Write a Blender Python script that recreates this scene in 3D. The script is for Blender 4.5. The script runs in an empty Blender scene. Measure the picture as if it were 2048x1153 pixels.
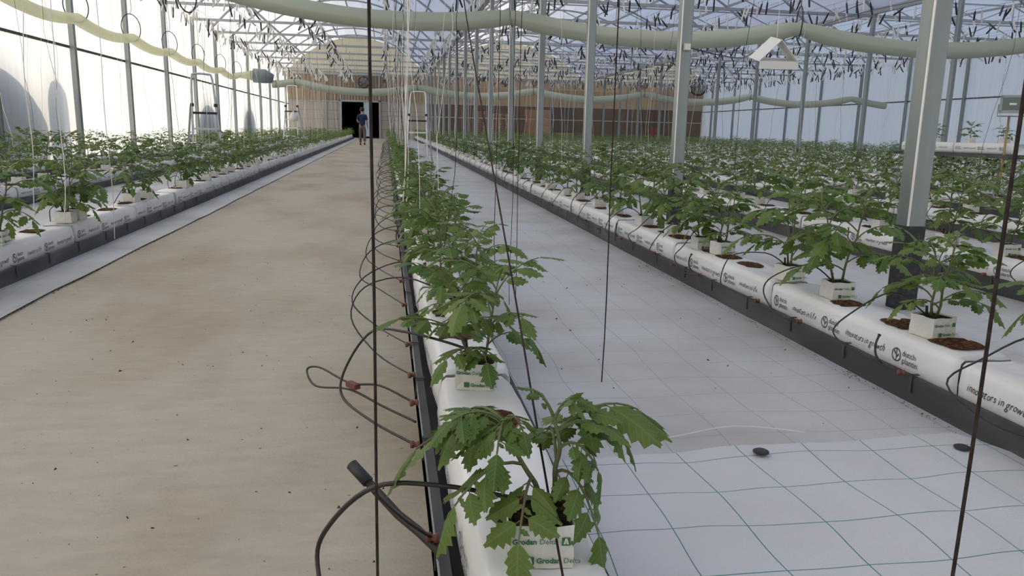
import bpy, bmesh, math, random
from mathutils import Vector, Matrix, Euler, noise as mnoise
R0 = random.Random(7)
scene = bpy.context.scene
COL = scene.collection
PI = math.pi

# ------------------------------------------------------------------ camera
CAMH = 1.02
FPX = 1554.0
cd = bpy.data.cameras.new('camera'); cam = bpy.data.objects.new('camera', cd); COL.objects.link(cam)
cd.sensor_fit = 'HORIZONTAL'; cd.sensor_width = 36.0; cd.lens = FPX / 2048 * 36.0
cd.clip_start = 0.05; cd.clip_end = 600
vd = Vector((772 - 1024, 258 - 576.5, FPX)).normalized()          # where the rows vanish
vn = Vector((858 - 1024, 8290 - 576.5, FPX)).normalized()         # where the plumb lines vanish
vn = (vn - vd * vn.dot(vd)).normalized()
vu = -vn; vr = vn.cross(vd)
cx_ = Vector((vr.x, vd.x, vu.x)); cy_ = Vector((vr.y, vd.y, vu.y)); cz_ = Vector((vr.z, vd.z, vu.z))
mw = Matrix.Identity(4)
for i in range(3):
    mw[i][0] = cx_[i]; mw[i][1] = -cy_[i]; mw[i][2] = -cz_[i]
mw[2][3] = CAMH
cam.matrix_world = mw
scene.camera = cam

# ------------------------------------------------------------------ light
SUN_EL, SUN_AZ = math.radians(24), math.radians(200)     # azimuth of the sun seen from above, from +X counter-clockwise
W = bpy.data.worlds.new('sky'); scene.world = W; W.use_nodes = True
nt = W.node_tree; nt.nodes.clear()
wo = nt.nodes.new('ShaderNodeOutputWorld'); bg = nt.nodes.new('ShaderNodeBackground')
sky = nt.nodes.new('ShaderNodeTexSky'); sky.sky_type = 'NISHITA'; sky.sun_disc = False
sky.sun_elevation = SUN_EL; sky.sun_rotation = math.radians(250); sky.dust_density = 1.5; sky.air_density = 1.0
hz = nt.nodes.new('ShaderNodeHueSaturation'); hz.inputs['Saturation'].default_value = 0.78; hz.inputs['Hue'].default_value = 0.515
nt.links.new(sky.outputs[0], hz.inputs['Color']); nt.links.new(hz.outputs[0], bg.inputs[0]); bg.inputs[1].default_value = 0.58
nt.links.new(bg.outputs[0], wo.inputs[0])
sl = bpy.data.lights.new('sun', 'SUN'); sun = bpy.data.objects.new('sun', sl); COL.objects.link(sun)
sl.energy = 6.2; sl.angle = math.radians(0.8); sl.color = (1.0, 0.86, 0.66)
sdir = Vector((math.cos(SUN_AZ) * math.cos(SUN_EL), math.sin(SUN_AZ) * math.cos(SUN_EL), math.sin(SUN_EL)))
sun.rotation_euler = sdir.to_track_quat('Z', 'Y').to_euler()
vs = scene.view_settings
vs.view_transform = 'Standard'; vs.look = 'None'; vs.exposure = -1.05; vs.gamma = 1.0; vs.use_curve_mapping = False

# ------------------------------------------------------------------ helpers
def gz(y): return 0.005 * (y - 3.0)          # the ground climbs gently towards the far door

class MB:
    def __init__(s): s.v = []; s.f = []; s.m = []; s.uv = None
    def add(s, vs_, fs, mi=0):
        b = len(s.v); s.v.extend(vs_)
        for f in fs: s.f.append(tuple(i + b for i in f)); s.m.append(mi)
    def box(s, x0, x1, y0, y1, z0, z1, mi=0, M=None):
        p = [Vector((x, y, z)) for z in (z0, z1) for y in (y0, y1) for x in (x0, x1)]
        if M is not None: p = [M @ q for q in p]
        s.add([tuple(q) for q in p], [(0,2,3,1),(4,5,7,6),(0,1,5,4),(2,6,7,3),(0,4,6,2),(1,3,7,5)], mi)
    def tube(s, pts, r, n=6, mi=0, cap=True, flat=1.0):
        pts = [Vector(p) for p in pts]; k = len(pts)
        rs = r if isinstance(r, (list, tuple)) else [r] * k
        ref = None; vs_ = []
        for i, p in enumerate(pts):
            t = (pts[min(i + 1, k - 1)] - pts[max(i - 1, 0)]).normalized()
            if ref is None:
                ref = Vector((0, 0, 1)) if abs(t.z) < 0.9 else Vector((1, 0, 0))
            a = (ref - t * ref.dot(t)).normalized(); b = t.cross(a); ref = a
            for j in range(n):
                w = 2 * PI * (j + 0.5) / n
                vs_.append(tuple(p + (a * math.sin(w) * flat + b * math.cos(w)) * rs[i]))
        fs = []
        for i in range(k - 1):
            for j in range(n):
                fs.append((i*n+j, i*n+(j+1) % n, (i+1)*n+(j+1) % n, (i+1)*n+j))
        if cap: fs.append(tuple(range(n - 1, -1, -1))); fs.append(tuple((k-1)*n + j for j in range(n)))
        s.add(vs_, fs, mi)
    def lathe(s, prof, n=10, mi=0, M=None):
        vs_ = []; k = len(prof)
        for r, z in prof:
            for j in range(n):
                a = 2 * PI * j / n; q = Vector((r * math.cos(a), r * math.sin(a), z))
                vs_.append(tuple(M @ q if M is not None else q))
        fs = [(i*n+j, i*n+(j+1) % n, (i+1)*n+(j+1) % n, (i+1)*n+j) for i in range(k-1) for j in range(n)]
        fs.append(tuple(range(n-1, -1, -1))); fs.append(tuple((k-1)*n+j for j in range(n)))
        s.add(vs_, fs, mi)
    def grid(s, nu, nv, fn, mi=0, flip=False):
        vs_ = [tuple(fn(i / nu, j / nv)) for i in range(nu + 1) for j in range(nv + 1)]
        fs = []
        for i in range(nu):
            for j in range(nv):
                a = i*(nv+1)+j; q = (a, a+nv+1, a+nv+2, a+1)
                fs.append(q[::-1] if flip else q)
        s.add(vs_, fs, mi)
    def join(s, o, M=None, mi=None):
        b = len(s.v)
        s.v.extend([tuple(M @ Vector(q)) for q in o.v] if M is not None else o.v)
        for f, m in zip(o.f, o.m):
            s.f.append(tuple(i + b for i in f)); s.m.append(m if mi is None else mi)
    def mesh(s, name, mats, smooth=False):
        me = bpy.data.meshes.new(name); me.from_pydata(s.v, [], s.f)
        if not isinstance(mats, (list, tuple)): mats = [mats]
        for m in mats: me.materials.append(m)
        if len(mats) > 1: me.polygons.foreach_set('material_index', s.m)
        if smooth: me.polygons.foreach_set('use_smooth', [True] * len(me.polygons))
        me.update(); return me
    def build(s, name, mats, parent=None, smooth=False, loc=None):
        return obj(name, s.mesh(name, mats, smooth), parent, loc)

def obj(name, me, parent=None, loc=None, rz=0.0, sc=None):
    o = bpy.data.objects.new(name, me); COL.objects.link(o)
    if parent is not None: o.parent = parent
    if loc is not None: o.location = loc
    if rz: o.rotation_euler = (0, 0, rz)
    if sc is not None: o.scale = sc if isinstance(sc, (tuple, list, Vector)) else (sc, sc, sc)
    return o
def tag(o, label, cat, group=None, kind=None):
    o['label'] = label; o['category'] = cat
    if group: o['group'] = group
    if kind: o['kind'] = kind
    return o
def empty(name, loc=(0, 0, 0), rz=0.0):
    o = bpy.data.objects.new(name, None); COL.objects.link(o); o.location = loc; o.rotation_euler = (0, 0, rz)
    o.empty_display_size = 0.05
    return o
def struct(o): o['kind'] = 'structure'; return o
ONES = 'zeroth first second third fourth fifth sixth seventh eighth ninth tenth eleventh twelfth thirteenth fourteenth fifteenth sixteenth seventeenth eighteenth nineteenth'.split()
TENS = {2:'twent',3:'thirt',4:'fort',5:'fift',6:'sixt',7:'sevent',8:'eight',9:'ninet'}
def nth(i):
    if i < 20: return ONES[i]
    t, o = divmod(i, 10)
    if t >= 10: return 'hundred-and-' + nth(i - 100)
    return TENS[t] + 'ieth' if o == 0 else TENS[t] + 'y-' + ONES[o]
def smooth_path(P, n=6):
    P = [Vector(p) for p in P]; out = []
    for i in range(len(P) - 1):
        a = P[max(i-1, 0)]; b = P[i]; c = P[i+1]; d = P[min(i+2, len(P)-1)]
        for k in range(n):
            t = k / n
            out.append(0.5 * ((2*b) + (c - a)*t + (2*a - 5*b + 4*c - d)*t*t + (3*b - a - 3*c + d)*t*t*t))
    out.append(P[-1]); return out

# ------------------------------------------------------------------ materials
def mat(name, col, rough=0.6, metal=0.0, spec=0.5, noise=None, bump=0.0, bscale=40, rnd=0.0, extra=None):
    """noise = (scale, colour2, lo, hi, stretch)"""
    m = bpy.data.materials.new(name); m.use_nodes = True; t = m.node_tree; t.nodes.clear()
    out = t.nodes.new('ShaderNodeOutputMaterial'); b = t.nodes.new('ShaderNodeBsdfPrincipled')
    b.inputs['Roughness'].default_value = rough; b.inputs['Metallic'].default_value = metal
    b.inputs['Specular IOR Level'].default_value = spec
    b.inputs['Base Color'].default_value = (*col, 1)
    t.links.new(b.outputs[0], out.inputs[0])
    tc = t.nodes.new('ShaderNodeTexCoord'); last = None
    if noise:
        mp = t.nodes.new('ShaderNodeMapping'); mp.inputs['Scale'].default_value = noise[4] if len(noise) > 4 else (1, 1, 1)
        t.links.new(tc.outputs['Object'], mp.inputs[0])
        n = t.nodes.new('ShaderNodeTexNoise'); n.inputs['Scale'].default_value = noise[0]; n.inputs['Detail'].default_value = 6
        t.links.new(mp.outputs[0], n.inputs['Vector'])
        r = t.nodes.new('ShaderNodeMapRange'); r.inputs[1].default_value = noise[2]; r.inputs[2].default_value = noise[3]
        t.links.new(n.outputs[0], r.inputs[0])
        mx = t.nodes.new('ShaderNodeMix'); mx.data_type = 'RGBA'
        mx.inputs[6].default_value = (*col, 1); mx.inputs[7].default_value = (*noise[1], 1)
        t.links.new(r.outputs[0], mx.inputs[0]); t.links.new(mx.outputs[2], b.inputs['Base Color']); last = mx.outputs[2]
    if rnd:
        oi = t.nodes.new('ShaderNodeObjectInfo'); hs = t.nodes.new('ShaderNodeHueSaturation')
        r2 = t.nodes.new('ShaderNodeMapRange'); r2.inputs[3].default_value = 1 - rnd; r2.inputs[4].default_value = 1 + rnd
        t.links.new(oi.outputs['Random'], r2.inputs[0]); t.links.new(r2.outputs[0], hs.inputs['Value'])
        if last: t.links.new(last, hs.inputs['Color'])
        else: hs.inputs['Color'].default_value = (*col, 1)
        t.links.new(hs.outputs[0], b.inputs['Base Color']); last = hs.outputs[0]
    if bump:
        n2 = t.nodes.new('ShaderNodeTexNoise'); n2.inputs['Scale'].default_value = bscale; n2.inputs['Detail'].default_value = 4
        t.links.new(tc.outputs['Object'], n2.inputs['Vector'])
        bp = t.nodes.new('ShaderNodeBump'); bp.inputs['Strength'].default_value = bump; bp.inputs['Distance'].default_value = 0.01
        t.links.new(n2.outputs[0], bp.inputs['Height']); t.links.new(bp.outputs[0], b.inputs['Normal'])
    m['_b'] = b.name
    return m
def film(name, col, trans=0.0, transl=0.8, gloss=0.06, stripes=0.0, sscale=9.0, axis='Y', tint2=None):
    """thin sheet: diffuse transmission + diffuse + some clear view-through"""
    m = bpy.data.materials.new(name); m.use_nodes = True; t = m.node_tree; t.nodes.clear()
    out = t.nodes.new('ShaderNodeOutputMaterial')
    tl = t.nodes.new('ShaderNodeBsdfTranslucent'); df = t.nodes.new('ShaderNodeBsdfDiffuse')
    gl = t.nodes.new('ShaderNodeBsdfGlossy'); gl.inputs['Roughness'].default_value = 0.25
    tr = t.nodes.new('ShaderNodeBsdfTransparent'); tr.inputs[0].default_value = (*[0.5 + 0.5*c for c in col], 1)
    for n in (tl, df): n.inputs[0].default_value = (*col, 1)
    tc = t.nodes.new('ShaderNodeTexCoord')
    if stripes:
        mp = t.nodes.new('ShaderNodeMapping')
        s = {'X': (sscale, 0.03, 0.03), 'Y': (0.03, sscale, 0.03)}[axis]; mp.inputs['Scale'].default_value = s
        t.links.new(tc.outputs['Object'], mp.inputs[0])
        n = t.nodes.new('ShaderNodeTexNoise'); n.inputs['Scale'].default_value = 1.0; n.inputs['Detail'].default_value = 5
        t.links.new(mp.outputs[0], n.inputs['Vector'])
        r = t.nodes.new('ShaderNodeMapRange'); r.inputs[1].default_value = 0.3; r.inputs[2].default_value = 0.7
        t.links.new(n.outputs[0], r.inputs[0])
        mx = t.nodes.new('ShaderNodeMix'); mx.data_type = 'RGBA'
        mx.inputs[6].default_value = (*[c * (1 - stripes) for c in col], 1); mx.inputs[7].default_value = (*col, 1)
        if tint2: mx.inputs[6].default_value = (*tint2, 1)
        t.links.new(r.outputs[0], mx.inputs[0])
        for q in (tl, df): t.links.new(mx.outputs[2], q.inputs[0])
    def mixs(a, b, f):
        x = t.nodes.new('ShaderNodeMixShader'); x.inputs[0].default_value = f
        t.links.new(a.outputs[0], x.inputs[1]); t.links.new(b.outputs[0], x.inputs[2]); return x
    x = mixs(df, tl, transl); x = mixs(x, gl, gloss)
    if trans: x = mixs(x, tr, trans)
    t.links.new(x.outputs[0], out.inputs[0])
    return m
M = {}
M['wallfilm'] = film('white_wall_sheet', (0.90, 0.91, 0.93), 0.0, 0.62, 0.04, 0.05, 7.0, 'Y')
M['rooffilm'] = film('roof_sheet', (0.87, 0.88, 0.90), 0.04, 0.62, 0.05, 0.06, 3.0, 'Y')
M['cream'] = film('cream_corrugated_sheet', (0.95, 0.80, 0.52), 0.0, 0.78, 0.04, 0.15, 14.0, 'X')
M['tanfilm'] = film('tan_corrugated_sheet', (0.70, 0.53, 0.34), 0.06, 0.60, 0.06, 0.35, 12.0, 'X')
M['greyfilm'] = film('grey_beige_sheet', (0.66, 0.60, 0.52), 0.03, 0.45, 0.05, 0.12, 5.0, 'X')
M['clear'] = film('clear_scuffed_sheet', (0.75, 0.68, 0.60), 0.86, 0.5, 0.10, 0.25, 14.0, 'X')
M['steel'] = mat('galvanised_steel', (0.25, 0.28, 0.28), 0.34, 0.65, 0.5, (6, (0.32, 0.345, 0.335), 0.35, 0.7, (1, 1, 0.3)), 0.05, 30)
M['steelthin'] = mat('galvanised_tube', (0.36, 0.38, 0.39), 0.45, 0.5)
M['black'] = mat('black_sleeve_plastic', (0.030, 0.030, 0.032), 0.55, 0, 0.4, (14, (0.085, 0.085, 0.085), 0.5, 0.8))
M['gutter'] = mat('dark_grey_gutter_plastic', (0.055, 0.055, 0.058), 0.6, 0, 0.4, (5, (0.13, 0.13, 0.13), 0.45, 0.8, (1, 0.3, 1)))
M['alu'] = mat('brushed_aluminium', (0.62, 0.63, 0.63), 0.35, 0.8)
M['darkplastic'] = mat('dark_plastic', (0.02, 0.02, 0.022), 0.45)
# ------------------------------------------------------------------ the setting
XL, XA, XB, XR = -7.2, 3.13, 15.45, 25.4
Y0, Y1 = -4.0, 61.5
FR = [4.25 + 3.94 * n for n in range(-2, 15)]
SP = [(XL, XA), (XA, XB), (XB, XR)]
ZE = 4.95                                            # eaves
def arch(x):
    for a, b in SP:
        if a - 1e-6 <= x <= b + 1e-6:
            u = (2 * x - a - b) / (b - a); return ZE + 0.12 + 2.55 * (1 - abs(u) ** 2.2)
    return ZE

# outside ground
g = MB(); g.box(-220, 220, -160, 260, -0.9, -0.25)
M['grass'] = mat('rough_grass', (0.10, 0.12, 0.05), 0.9, 0, 0.2, (0.6, (0.16, 0.14, 0.08), 0.4, 0.7))
struct(g.build('outdoor_ground', M['grass']))

def fabric_mat(name, base, line, lw, strength, stain):
    m = mat(name, base, 0.55, 0, 0.4, (1.3, stain, 0.42, 0.75), 0.25, 160)
    t = m.node_tree; b = t.nodes[m['_b']]
    src = b.inputs['Base Color'].links[0].from_socket
    tc = t.nodes.new('ShaderNodeTexCoord')
    # wavy woven guide lines, 21 cm squares
    nz = t.nodes.new('ShaderNodeTexNoise'); nz.inputs['Scale'].default_value = 1.4; nz.inputs['Detail'].default_value = 1
    t.links.new(tc.outputs['Object'], nz.inputs['Vector'])
    sb = t.nodes.new('ShaderNodeVectorMath'); sb.operation = 'SUBTRACT'; sb.inputs[1].default_value = (0.5, 0.5, 0.5)
    t.links.new(nz.outputs['Color'], sb.inputs[0])
    sc_ = t.nodes.new('ShaderNodeVectorMath'); sc_.operation = 'SCALE'; sc_.inputs['Scale'].default_value = 0.11
    t.links.new(sb.outputs[0], sc_.inputs[0])
    ad = t.nodes.new('ShaderNodeVectorMath'); ad.operation = 'ADD'
    t.links.new(tc.outputs['Object'], ad.inputs[0]); t.links.new(sc_.outputs[0], ad.inputs[1])
    sx = t.nodes.new('ShaderNodeSeparateXYZ'); t.links.new(ad.outputs[0], sx.inputs[0])
    outs = []
    for k in (0, 1):
        d = t.nodes.new('ShaderNodeMath'); d.operation = 'DIVIDE'; d.inputs[1].default_value = 0.21; t.links.new(sx.outputs[k], d.inputs[0])
        f = t.nodes.new('ShaderNodeMath'); f.operation = 'FRACT'; t.links.new(d.outputs[0], f.inputs[0])
        s = t.nodes.new('ShaderNodeMath'); s.operation = 'SUBTRACT'; s.inputs[1].default_value = 0.5; t.links.new(f.outputs[0], s.inputs[0])
        a = t.nodes.new('ShaderNodeMath'); a.operation = 'ABSOLUTE'; t.links.new(s.outputs[0], a.inputs[0])
        l = t.nodes.new('ShaderNodeMath'); l.operation = 'LESS_THAN'; l.inputs[1].default_value = lw; t.links.new(a.outputs[0], l.inputs[0])
        outs.append(l)
    mxm = t.nodes.new('ShaderNodeMath'); mxm.operation = 'MAXIMUM'
    t.links.new(outs[0].outputs[0], mxm.inputs[0]); t.links.new(outs[1].outputs[0], mxm.inputs[1])
    ml = t.nodes.new('ShaderNodeMath'); ml.operation = 'MULTIPLY'; ml.inputs[1].default_value = strength; t.links.new(mxm.outputs[0], ml.inputs[0])
    mx = t.nodes.new('ShaderNodeMix'); mx.data_type = 'RGBA'; mx.inputs[7].default_value = (*line, 1)
    t.links.new(ml.outputs[0], mx.inputs[0]); t.links.new(src, mx.inputs[6]); t.links.new(mx.outputs[2], b.inputs['Base Color'])
    return m
M['fabric'] = fabric_mat('white_ground_fabric', (0.54, 0.55, 0.57), (0.22, 0.25, 0.26), 0.010, 0.6, (0.40, 0.39, 0.375))
M['sheet'] = fabric_mat('new_white_ground_fabric', (0.62, 0.63, 0.665), (0.02, 0.20, 0.17), 0.0085, 0.9, (0.54, 0.54, 0.56))

def wob(x, y, s, a): return a * mnoise.noise(Vector((x * s, y * s, 3.1)))
fb = MB()
ny = 66
def fR(u, v):
    y = Y0 + (Y1 - Y0) * v ** 1.6; x = 0.11 + (XR - 0.11) * u ** 2.0
    return (x, y, gz(y) - 0.004 + (wob(x, y, 1.7, 0.006) if y < 14 else 0) + 0.004 * math.exp(-((x - 0.83) / 0.02) ** 2))
fb.grid(56, 110, fR, flip=False)
struct(fb.build('floor', M['fabric'], smooth=True))
fb = MB()
def fL(u, v):
    y = Y0 + (Y1 - Y0) * v ** 1.4
    xe = -1.985 + 0.02 * mnoise.noise(Vector((0.3, y * 1.3, 0))) + 0.012 * mnoise.noise(Vector((5.3, y * 4.0, 0)))
    x = xe + (XL - xe) * u ** 1.5
    return (x, y, gz(y) + 0.012 + wob(x, y, 2.2, 0.006))
fb.grid(20, 120, fL, flip=True)
struct(fb.build('floor_strip', M['fabric'], smooth=True))

# concrete path
pm = mat('dusty_concrete', (0.46, 0.41, 0.33), 0.7, 0, 0.35, (1.1, (0.37, 0.30, 0.21), 0.44, 0.66, (1.0, 0.55, 1)), 0.18, 90)
t = pm.node_tree; b = t.nodes[pm['_b']]; src = b.inputs['Base Color'].links[0].from_socket
tc = t.nodes.new('ShaderNodeTexCoord'); mp = t.nodes.new('ShaderNodeMapping'); mp.inputs['Scale'].default_value = (2.0, 7, 1)
t.links.new(tc.outputs['Object'], mp.inputs[0])
n1 = t.nodes.new('ShaderNodeTexNoise'); n1.inputs['Scale'].default_value = 2.5; n1.inputs['Detail'].default_value = 8; n1.inputs['Roughness'].default_value = 0.7
t.links.new(mp.outputs[0], n1.inputs['Vector'])
rr = t.nodes.new('ShaderNodeMapRange'); rr.inputs[1].default_value = 0.35; rr.inputs[2].default_value = 0.65; rr.inputs[3].default_value = 0.90; rr.inputs[4].default_value = 1.07
t.links.new(n1.outputs[0], rr.inputs[0])
mu = t.nodes.new('ShaderNodeMix'); mu.data_type = 'RGBA'; mu.blend_type = 'MULTIPLY'; mu.inputs[0].default_value = 1
t.links.new(src, mu.inputs[6]); t.links.new(rr.outputs[0], mu.inputs[7])
n3 = t.nodes.new('ShaderNodeTexNoise'); n3.inputs['Scale'].default_value = 38; n3.inputs['Detail'].default_value = 2; t.links.new(tc.outputs['Object'], n3.inputs['Vector'])
r3 = t.nodes.new('ShaderNodeMapRange'); r3.inputs[1].default_value = 0.73; r3.inputs[2].default_value = 0.76; t.links.new(n3.outputs[0], r3.inputs[0])
m3 = t.nodes.new('ShaderNodeMix'); m3.data_type = 'RGBA'; m3.inputs[7].default_value = (0.13, 0.10, 0.08, 1)
t.links.new(r3.outputs[0], m3.inputs[0]); t.links.new(mu.outputs[2], m3.inputs[6]); t.links.new(m3.outputs[2], b.inputs['Base Color'])
pt = MB()
pt.grid(4, 40, lambda u, v: (-2.03 + 2.13 * u, Y0 + (Y1 - Y0) * v, gz(Y0 + (Y1 - Y0) * v)))
struct(pt.build('floor_path', pm))

# the newer overlapping sheet of ground fabric in front
fb = MB()
def fS(u, v):
    x = 0.40 + 1.68 * u
    far = 2.25 + 0.085 * (u - 0.2) + 0.035 * mnoise.noise(Vector((x * 2.3, 0, 7))) + 0.006 * mnoise.noise(Vector((x * 40, 0, 7))) - (0.25 * max(0, u - 0.93) / 0.07)
    y = -1.0 + (far + 1.0) * v
    return (x, y, gz(y) + 0.008 + wob(x, y, 2.4, 0.010) + 0.006 * mnoise.noise(Vector((x * 6, y * 2, 1))) + 0.004)
fb.grid(70, 60, fS)
struct(fb.build('floor_sheet', M['sheet'], smooth=True))

# side walls: ribbed translucent sheets between the posts, a dark girt half-way
def ribbed(y0, y1, z0, z1, x, n):
    b = MB(); vs_ = []
    for i in range(n + 1):
        y = y0 + (y1 - y0) * i / n; d = 0.006 if i % 2 else -0.006
        vs_ += [(x + d, y, z0), (x + d, y, z1)]
    b.add(vs_, [(2*i, 2*i+2, 2*i+3, 2*i+1) for i in range(n)]); return b
for side, X, zg in (('left', XL, 2.72), ('right', XR, 2.88)):
    w = MB()
    w.box(X - 0.03, X + 0.03, Y0, Y1, -0.25, 0.10)                       # low plinth
    wall = struct(w.build('wall_' + side, M['steelthin']))
    ys = [Y0] + [f for f in FR if f > Y0 + 0.5] + [Y1]
    for a, c in zip(ys[:-1], ys[1:]):
        ribbed(a, c, 0.10, zg, X, 28).build('panel', M['wallfilm'], wall)
        ribbed(a, c, zg, ZE + 0.19, X, 28).build('panel', M['wallfilm'], wall)
    s = 1 if side == 'left' else -1
    gi = MB(); gi.box(X + s*0.012 - 0.02, X + s*0.012 + 0.02, Y0, Y1, zg - 0.028, zg + 0.028)
    gi.build('girt', M['gutter'], wall)
# wall behind the camera
w = MB(); w.box(XL, XR, Y0 - 0.03, Y0 + 0.03, -0.25, 0.1); wf = struct(w.build('wall_front', M['steelthin']))
for a, c in SP:
    b = MB(); n = 16; vs_ = []
    for i in range(n + 1):
        x = a + (c - a) * i / n; vs_ += [(x, Y0, 0.1), (x, Y0, arch(min(max(x, a), c)))]
    b.add(vs_, [(2*i, 2*i+2, 2*i+3, 2*i+1) for i in range(n)]); b.build('panel', M['wallfilm'], wf)

# roof
rb = MB()
for x in (XA, XB): rb.box(x - 0.09, x + 0.09, Y0, Y1, ZE - 0.01, ZE + 0.13)
roof = struct(rb.build('ceiling', M['steelthin']))
ysr = [Y0] + [f for f in FR if f > Y0 + 0.5] + [Y1]
for a, c in SP:
    for ya, yb in zip(ysr[:-1], ysr[1:]):
        for hf in (0, 1):
            xm = (a + c) / 2; x0, x1 = (a, xm) if hf == 0 else (xm, c)
            b = MB(); n = 7
            def fn(u, v):
                x = x0 + (x1 - x0) * u; uu = abs((2*x - a - c) / (c - a)); return (x, ya + (yb - ya) * v, ZE + 0.17 + 2.55 * (1 - uu ** 2.2))
            b.grid(n, 1, fn); b.build('roof_panel', M['rooffilm'], roof)
    # purlins
    for k in range(1, 8):
        x = a + (c - a) * k / 8; z = ZE + 0.10 + 2.55 * (1 - abs(2 * k / 8 - 1) ** 2.2)
        b = MB(); b.box(x - 0.03, x + 0.03, Y0, Y1, z - 0.04, z + 0.04); b.build('purlin', M['steelthin'], roof)

# arches, ties and lattice trusses, one per frame and span
tub = lambda p, r: (lambda b: (b.tube(p, r, 6), b)[1])(MB())
def beam_mesh(name, L, r): b = MB(); b.box(-L/2, L/2, -r, r, -r, r); return b.mesh(name, M['steelthin'])
SPN = ['left span', 'middle span', 'right span']
arch_me = {}
for si, (a, c) in enumerate(SP):
    n = 16
    arch_me[si] = tub([(a + (c - a) * i / n, 0, ZE + 0.09 + 2.55 * (1 - abs(2*i/n - 1) ** 2.2)) for i in range(n + 1)], 0.045).mesh('arch', M['steelthin'])
    arch_me[si, 'tie'] = beam_mesh('tie', c - a - 0.14, 0.045)
    arch_me[si, 'top'] = beam_mesh('top', c - a - 0.14, 0.022)
    nd = round((c - a) / 1.2); arch_me[si, 'nd'] = nd; pw = (c - a - 0.2) / nd
    d = MB(); d.tube([(-pw/2, 0, -0.25), (pw/2, 0, 0.25)], 0.022, 4); arch_me[si, 'dg'] = d.mesh('diagonal', M['steelthin'])
    d = MB(); d.tube([(0, 0, -0.25), (0, 0, 0.25)], 0.02, 4); arch_me[si, 'vt'] = d.mesh('vertical', M['steelthin'])
for fi, y in enumerate(FR):
    if y < 12: continue
    for si, (a, c) in enumerate(SP):
        xm = (a + c) / 2
        e = empty('roof_truss', (xm, y, 4.88))
        k = sum(1 for f in FR if 12 <= f <= y)
        tag(e, 'grey steel roof truss across the %s, %s from the camera' % (SPN[si], nth(k)), 'truss', 'roof trusses')
        obj('arch', arch_me[si], e, (-xm, 0, -4.88)); obj('bottom_chord', arch_me[si, 'tie'], e)
        if si == 0: 
            obj('vertical', arch_me[0, 'vt'], e, (0, 0, 0.25)); continue
        obj('top_chord', arch_me[si, 'top'], e, (0, 0, 0.52))
        nd = arch_me[si, 'nd']; pw = (c - a - 0.2) / nd
        for i in range(nd):
            x = -(c - a - 0.2) / 2 + pw * (i + 0.5)
            obj('diagonal', arch_me[si, 'dg'], e, (x, 0, 0.26), PI if i % 2 == 0 else 0)
            if i % 2 == 0 and i: obj('vertical', arch_me[si, 'vt'], e, (x - pw/2, 0, 0.26))

# posts
def post_mesh(w, z0, z1, bev):
    b = MB(); h = w / 2; c = bev
    ring = [(-h + c, -h), (h - c, -h), (h, -h + c), (h, h - c), (h - c, h), (-h + c, h), (-h, h - c), (-h, -h + c)]
    vs_ = [(x, y, z) for z in (z0, z1) for x, y in ring]
    b.add(vs_, [(i, (i+1) % 8, 8 + (i+1) % 8, 8 + i) for i in range(8)] + [tuple(range(7, -1, -1)), tuple(range(8, 16))]); return b
pm_s = post_mesh(0.125, 0.0, 1.0, 0.013).mesh('post_shaft', M['steel']); pm_b = post_mesh(0.131, 0.0, 1.0, 0.012).mesh('post_sleeve', M['black'])
def post(x, y, label, grp, sleeve, sx=1.0):
    z = gz(y) - 0.02; e = empty('support_post', (x, y, z)); tag(e, label, 'post', grp)
    obj('shaft', pm_s, e, (0, 0, 0), 0, (sx, sx, ZE - z))
    if sleeve: obj('sleeve', pm_b, e, (0, 0, 0), 0, (sx, sx, sleeve - z))
    return e
edge = MB(); edge.tube([(0, 0, 0), (0, 0, 1)], 0.0075, 6); edge_me = edge.mesh('corner_highlight', mat('painted_edge_highlight', (0.78, 0.78, 0.74), 0.35, 0.3))  # bright strip added along the post corner, a highlight painted as a part
for i, y in enumerate([f for f in FR if f > 3]):
    pe_ = post(XA - 0.0, y, 'galvanised steel post with black base, %s along the line by the white walkway' % nth(i + 1), 'posts by the walkway', 0.515)
    obj('corner_highlight', edge_me, pe_, (-0.0585, -0.0585, 0.53), 0, (1, 1, ZE - 0.6))
    if i > 1: post(XB, y, 'slim grey steel post with black base, %s along the far line of posts' % nth(i - 1), 'posts in the far line', 0.60)
    if i > 2:
        post(XL + 0.10, y, 'grey steel wall post against the sunlit left wall, %s from the camera' % nth(i - 2), 'left wall posts', 0)
    if i > 4: post(XR - 0.10, y, 'grey steel wall post against the bluish right wall, %s from the camera' % nth(i - 4), 'right wall posts', 0)
# ------------------------------------------------------------------ back wall and the packing hall behind it
wb = MB(); wb.box(XL, -3.36, Y1 - 0.04, Y1 + 0.04, 0.0, 0.32); wb.box(-0.46, XR, Y1 - 0.04, Y1 + 0.04, 0.0, 0.32)
wall = struct(wb.build('wall_back', M['steelthin']))
def corr(x0, x1, z0, ztop, pitch, m, name='panel', y=Y1):
    n = max(2, int((x1 - x0) / pitch)); vs_ = []; b = MB()
    for i in range(n + 1):
        x = x0 + (x1 - x0) * i / n; d = 0.012 if i % 2 else -0.012
        zt = ztop(x) if callable(ztop) else ztop
        vs_ += [(x, y + d, z0), (x, y + d, zt)]
    b.add(vs_, [(2*i, 2*i+2, 2*i+3, 2*i+1) for i in range(n)]); return b.build(name, m, wall)
for a, c in SP:
    n = 6
    for i in range(n):
        x0 = a + (c - a) * i / n; x1 = a + (c - a) * (i + 1) / n
        corr(x0, x1, ZE, lambda x, a=a, c=c: ZE + 0.13 + 2.55 * (1 - abs((2*x - a - c) / (c - a)) ** 2.2), 0.11, M['cream'], 'gable_panel')
xs = [XL, -4.45, -3.36, -0.46, 3.1, 6.3, 9.6, 12.8, 15.9, 19.1, 22.2, XR]
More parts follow.
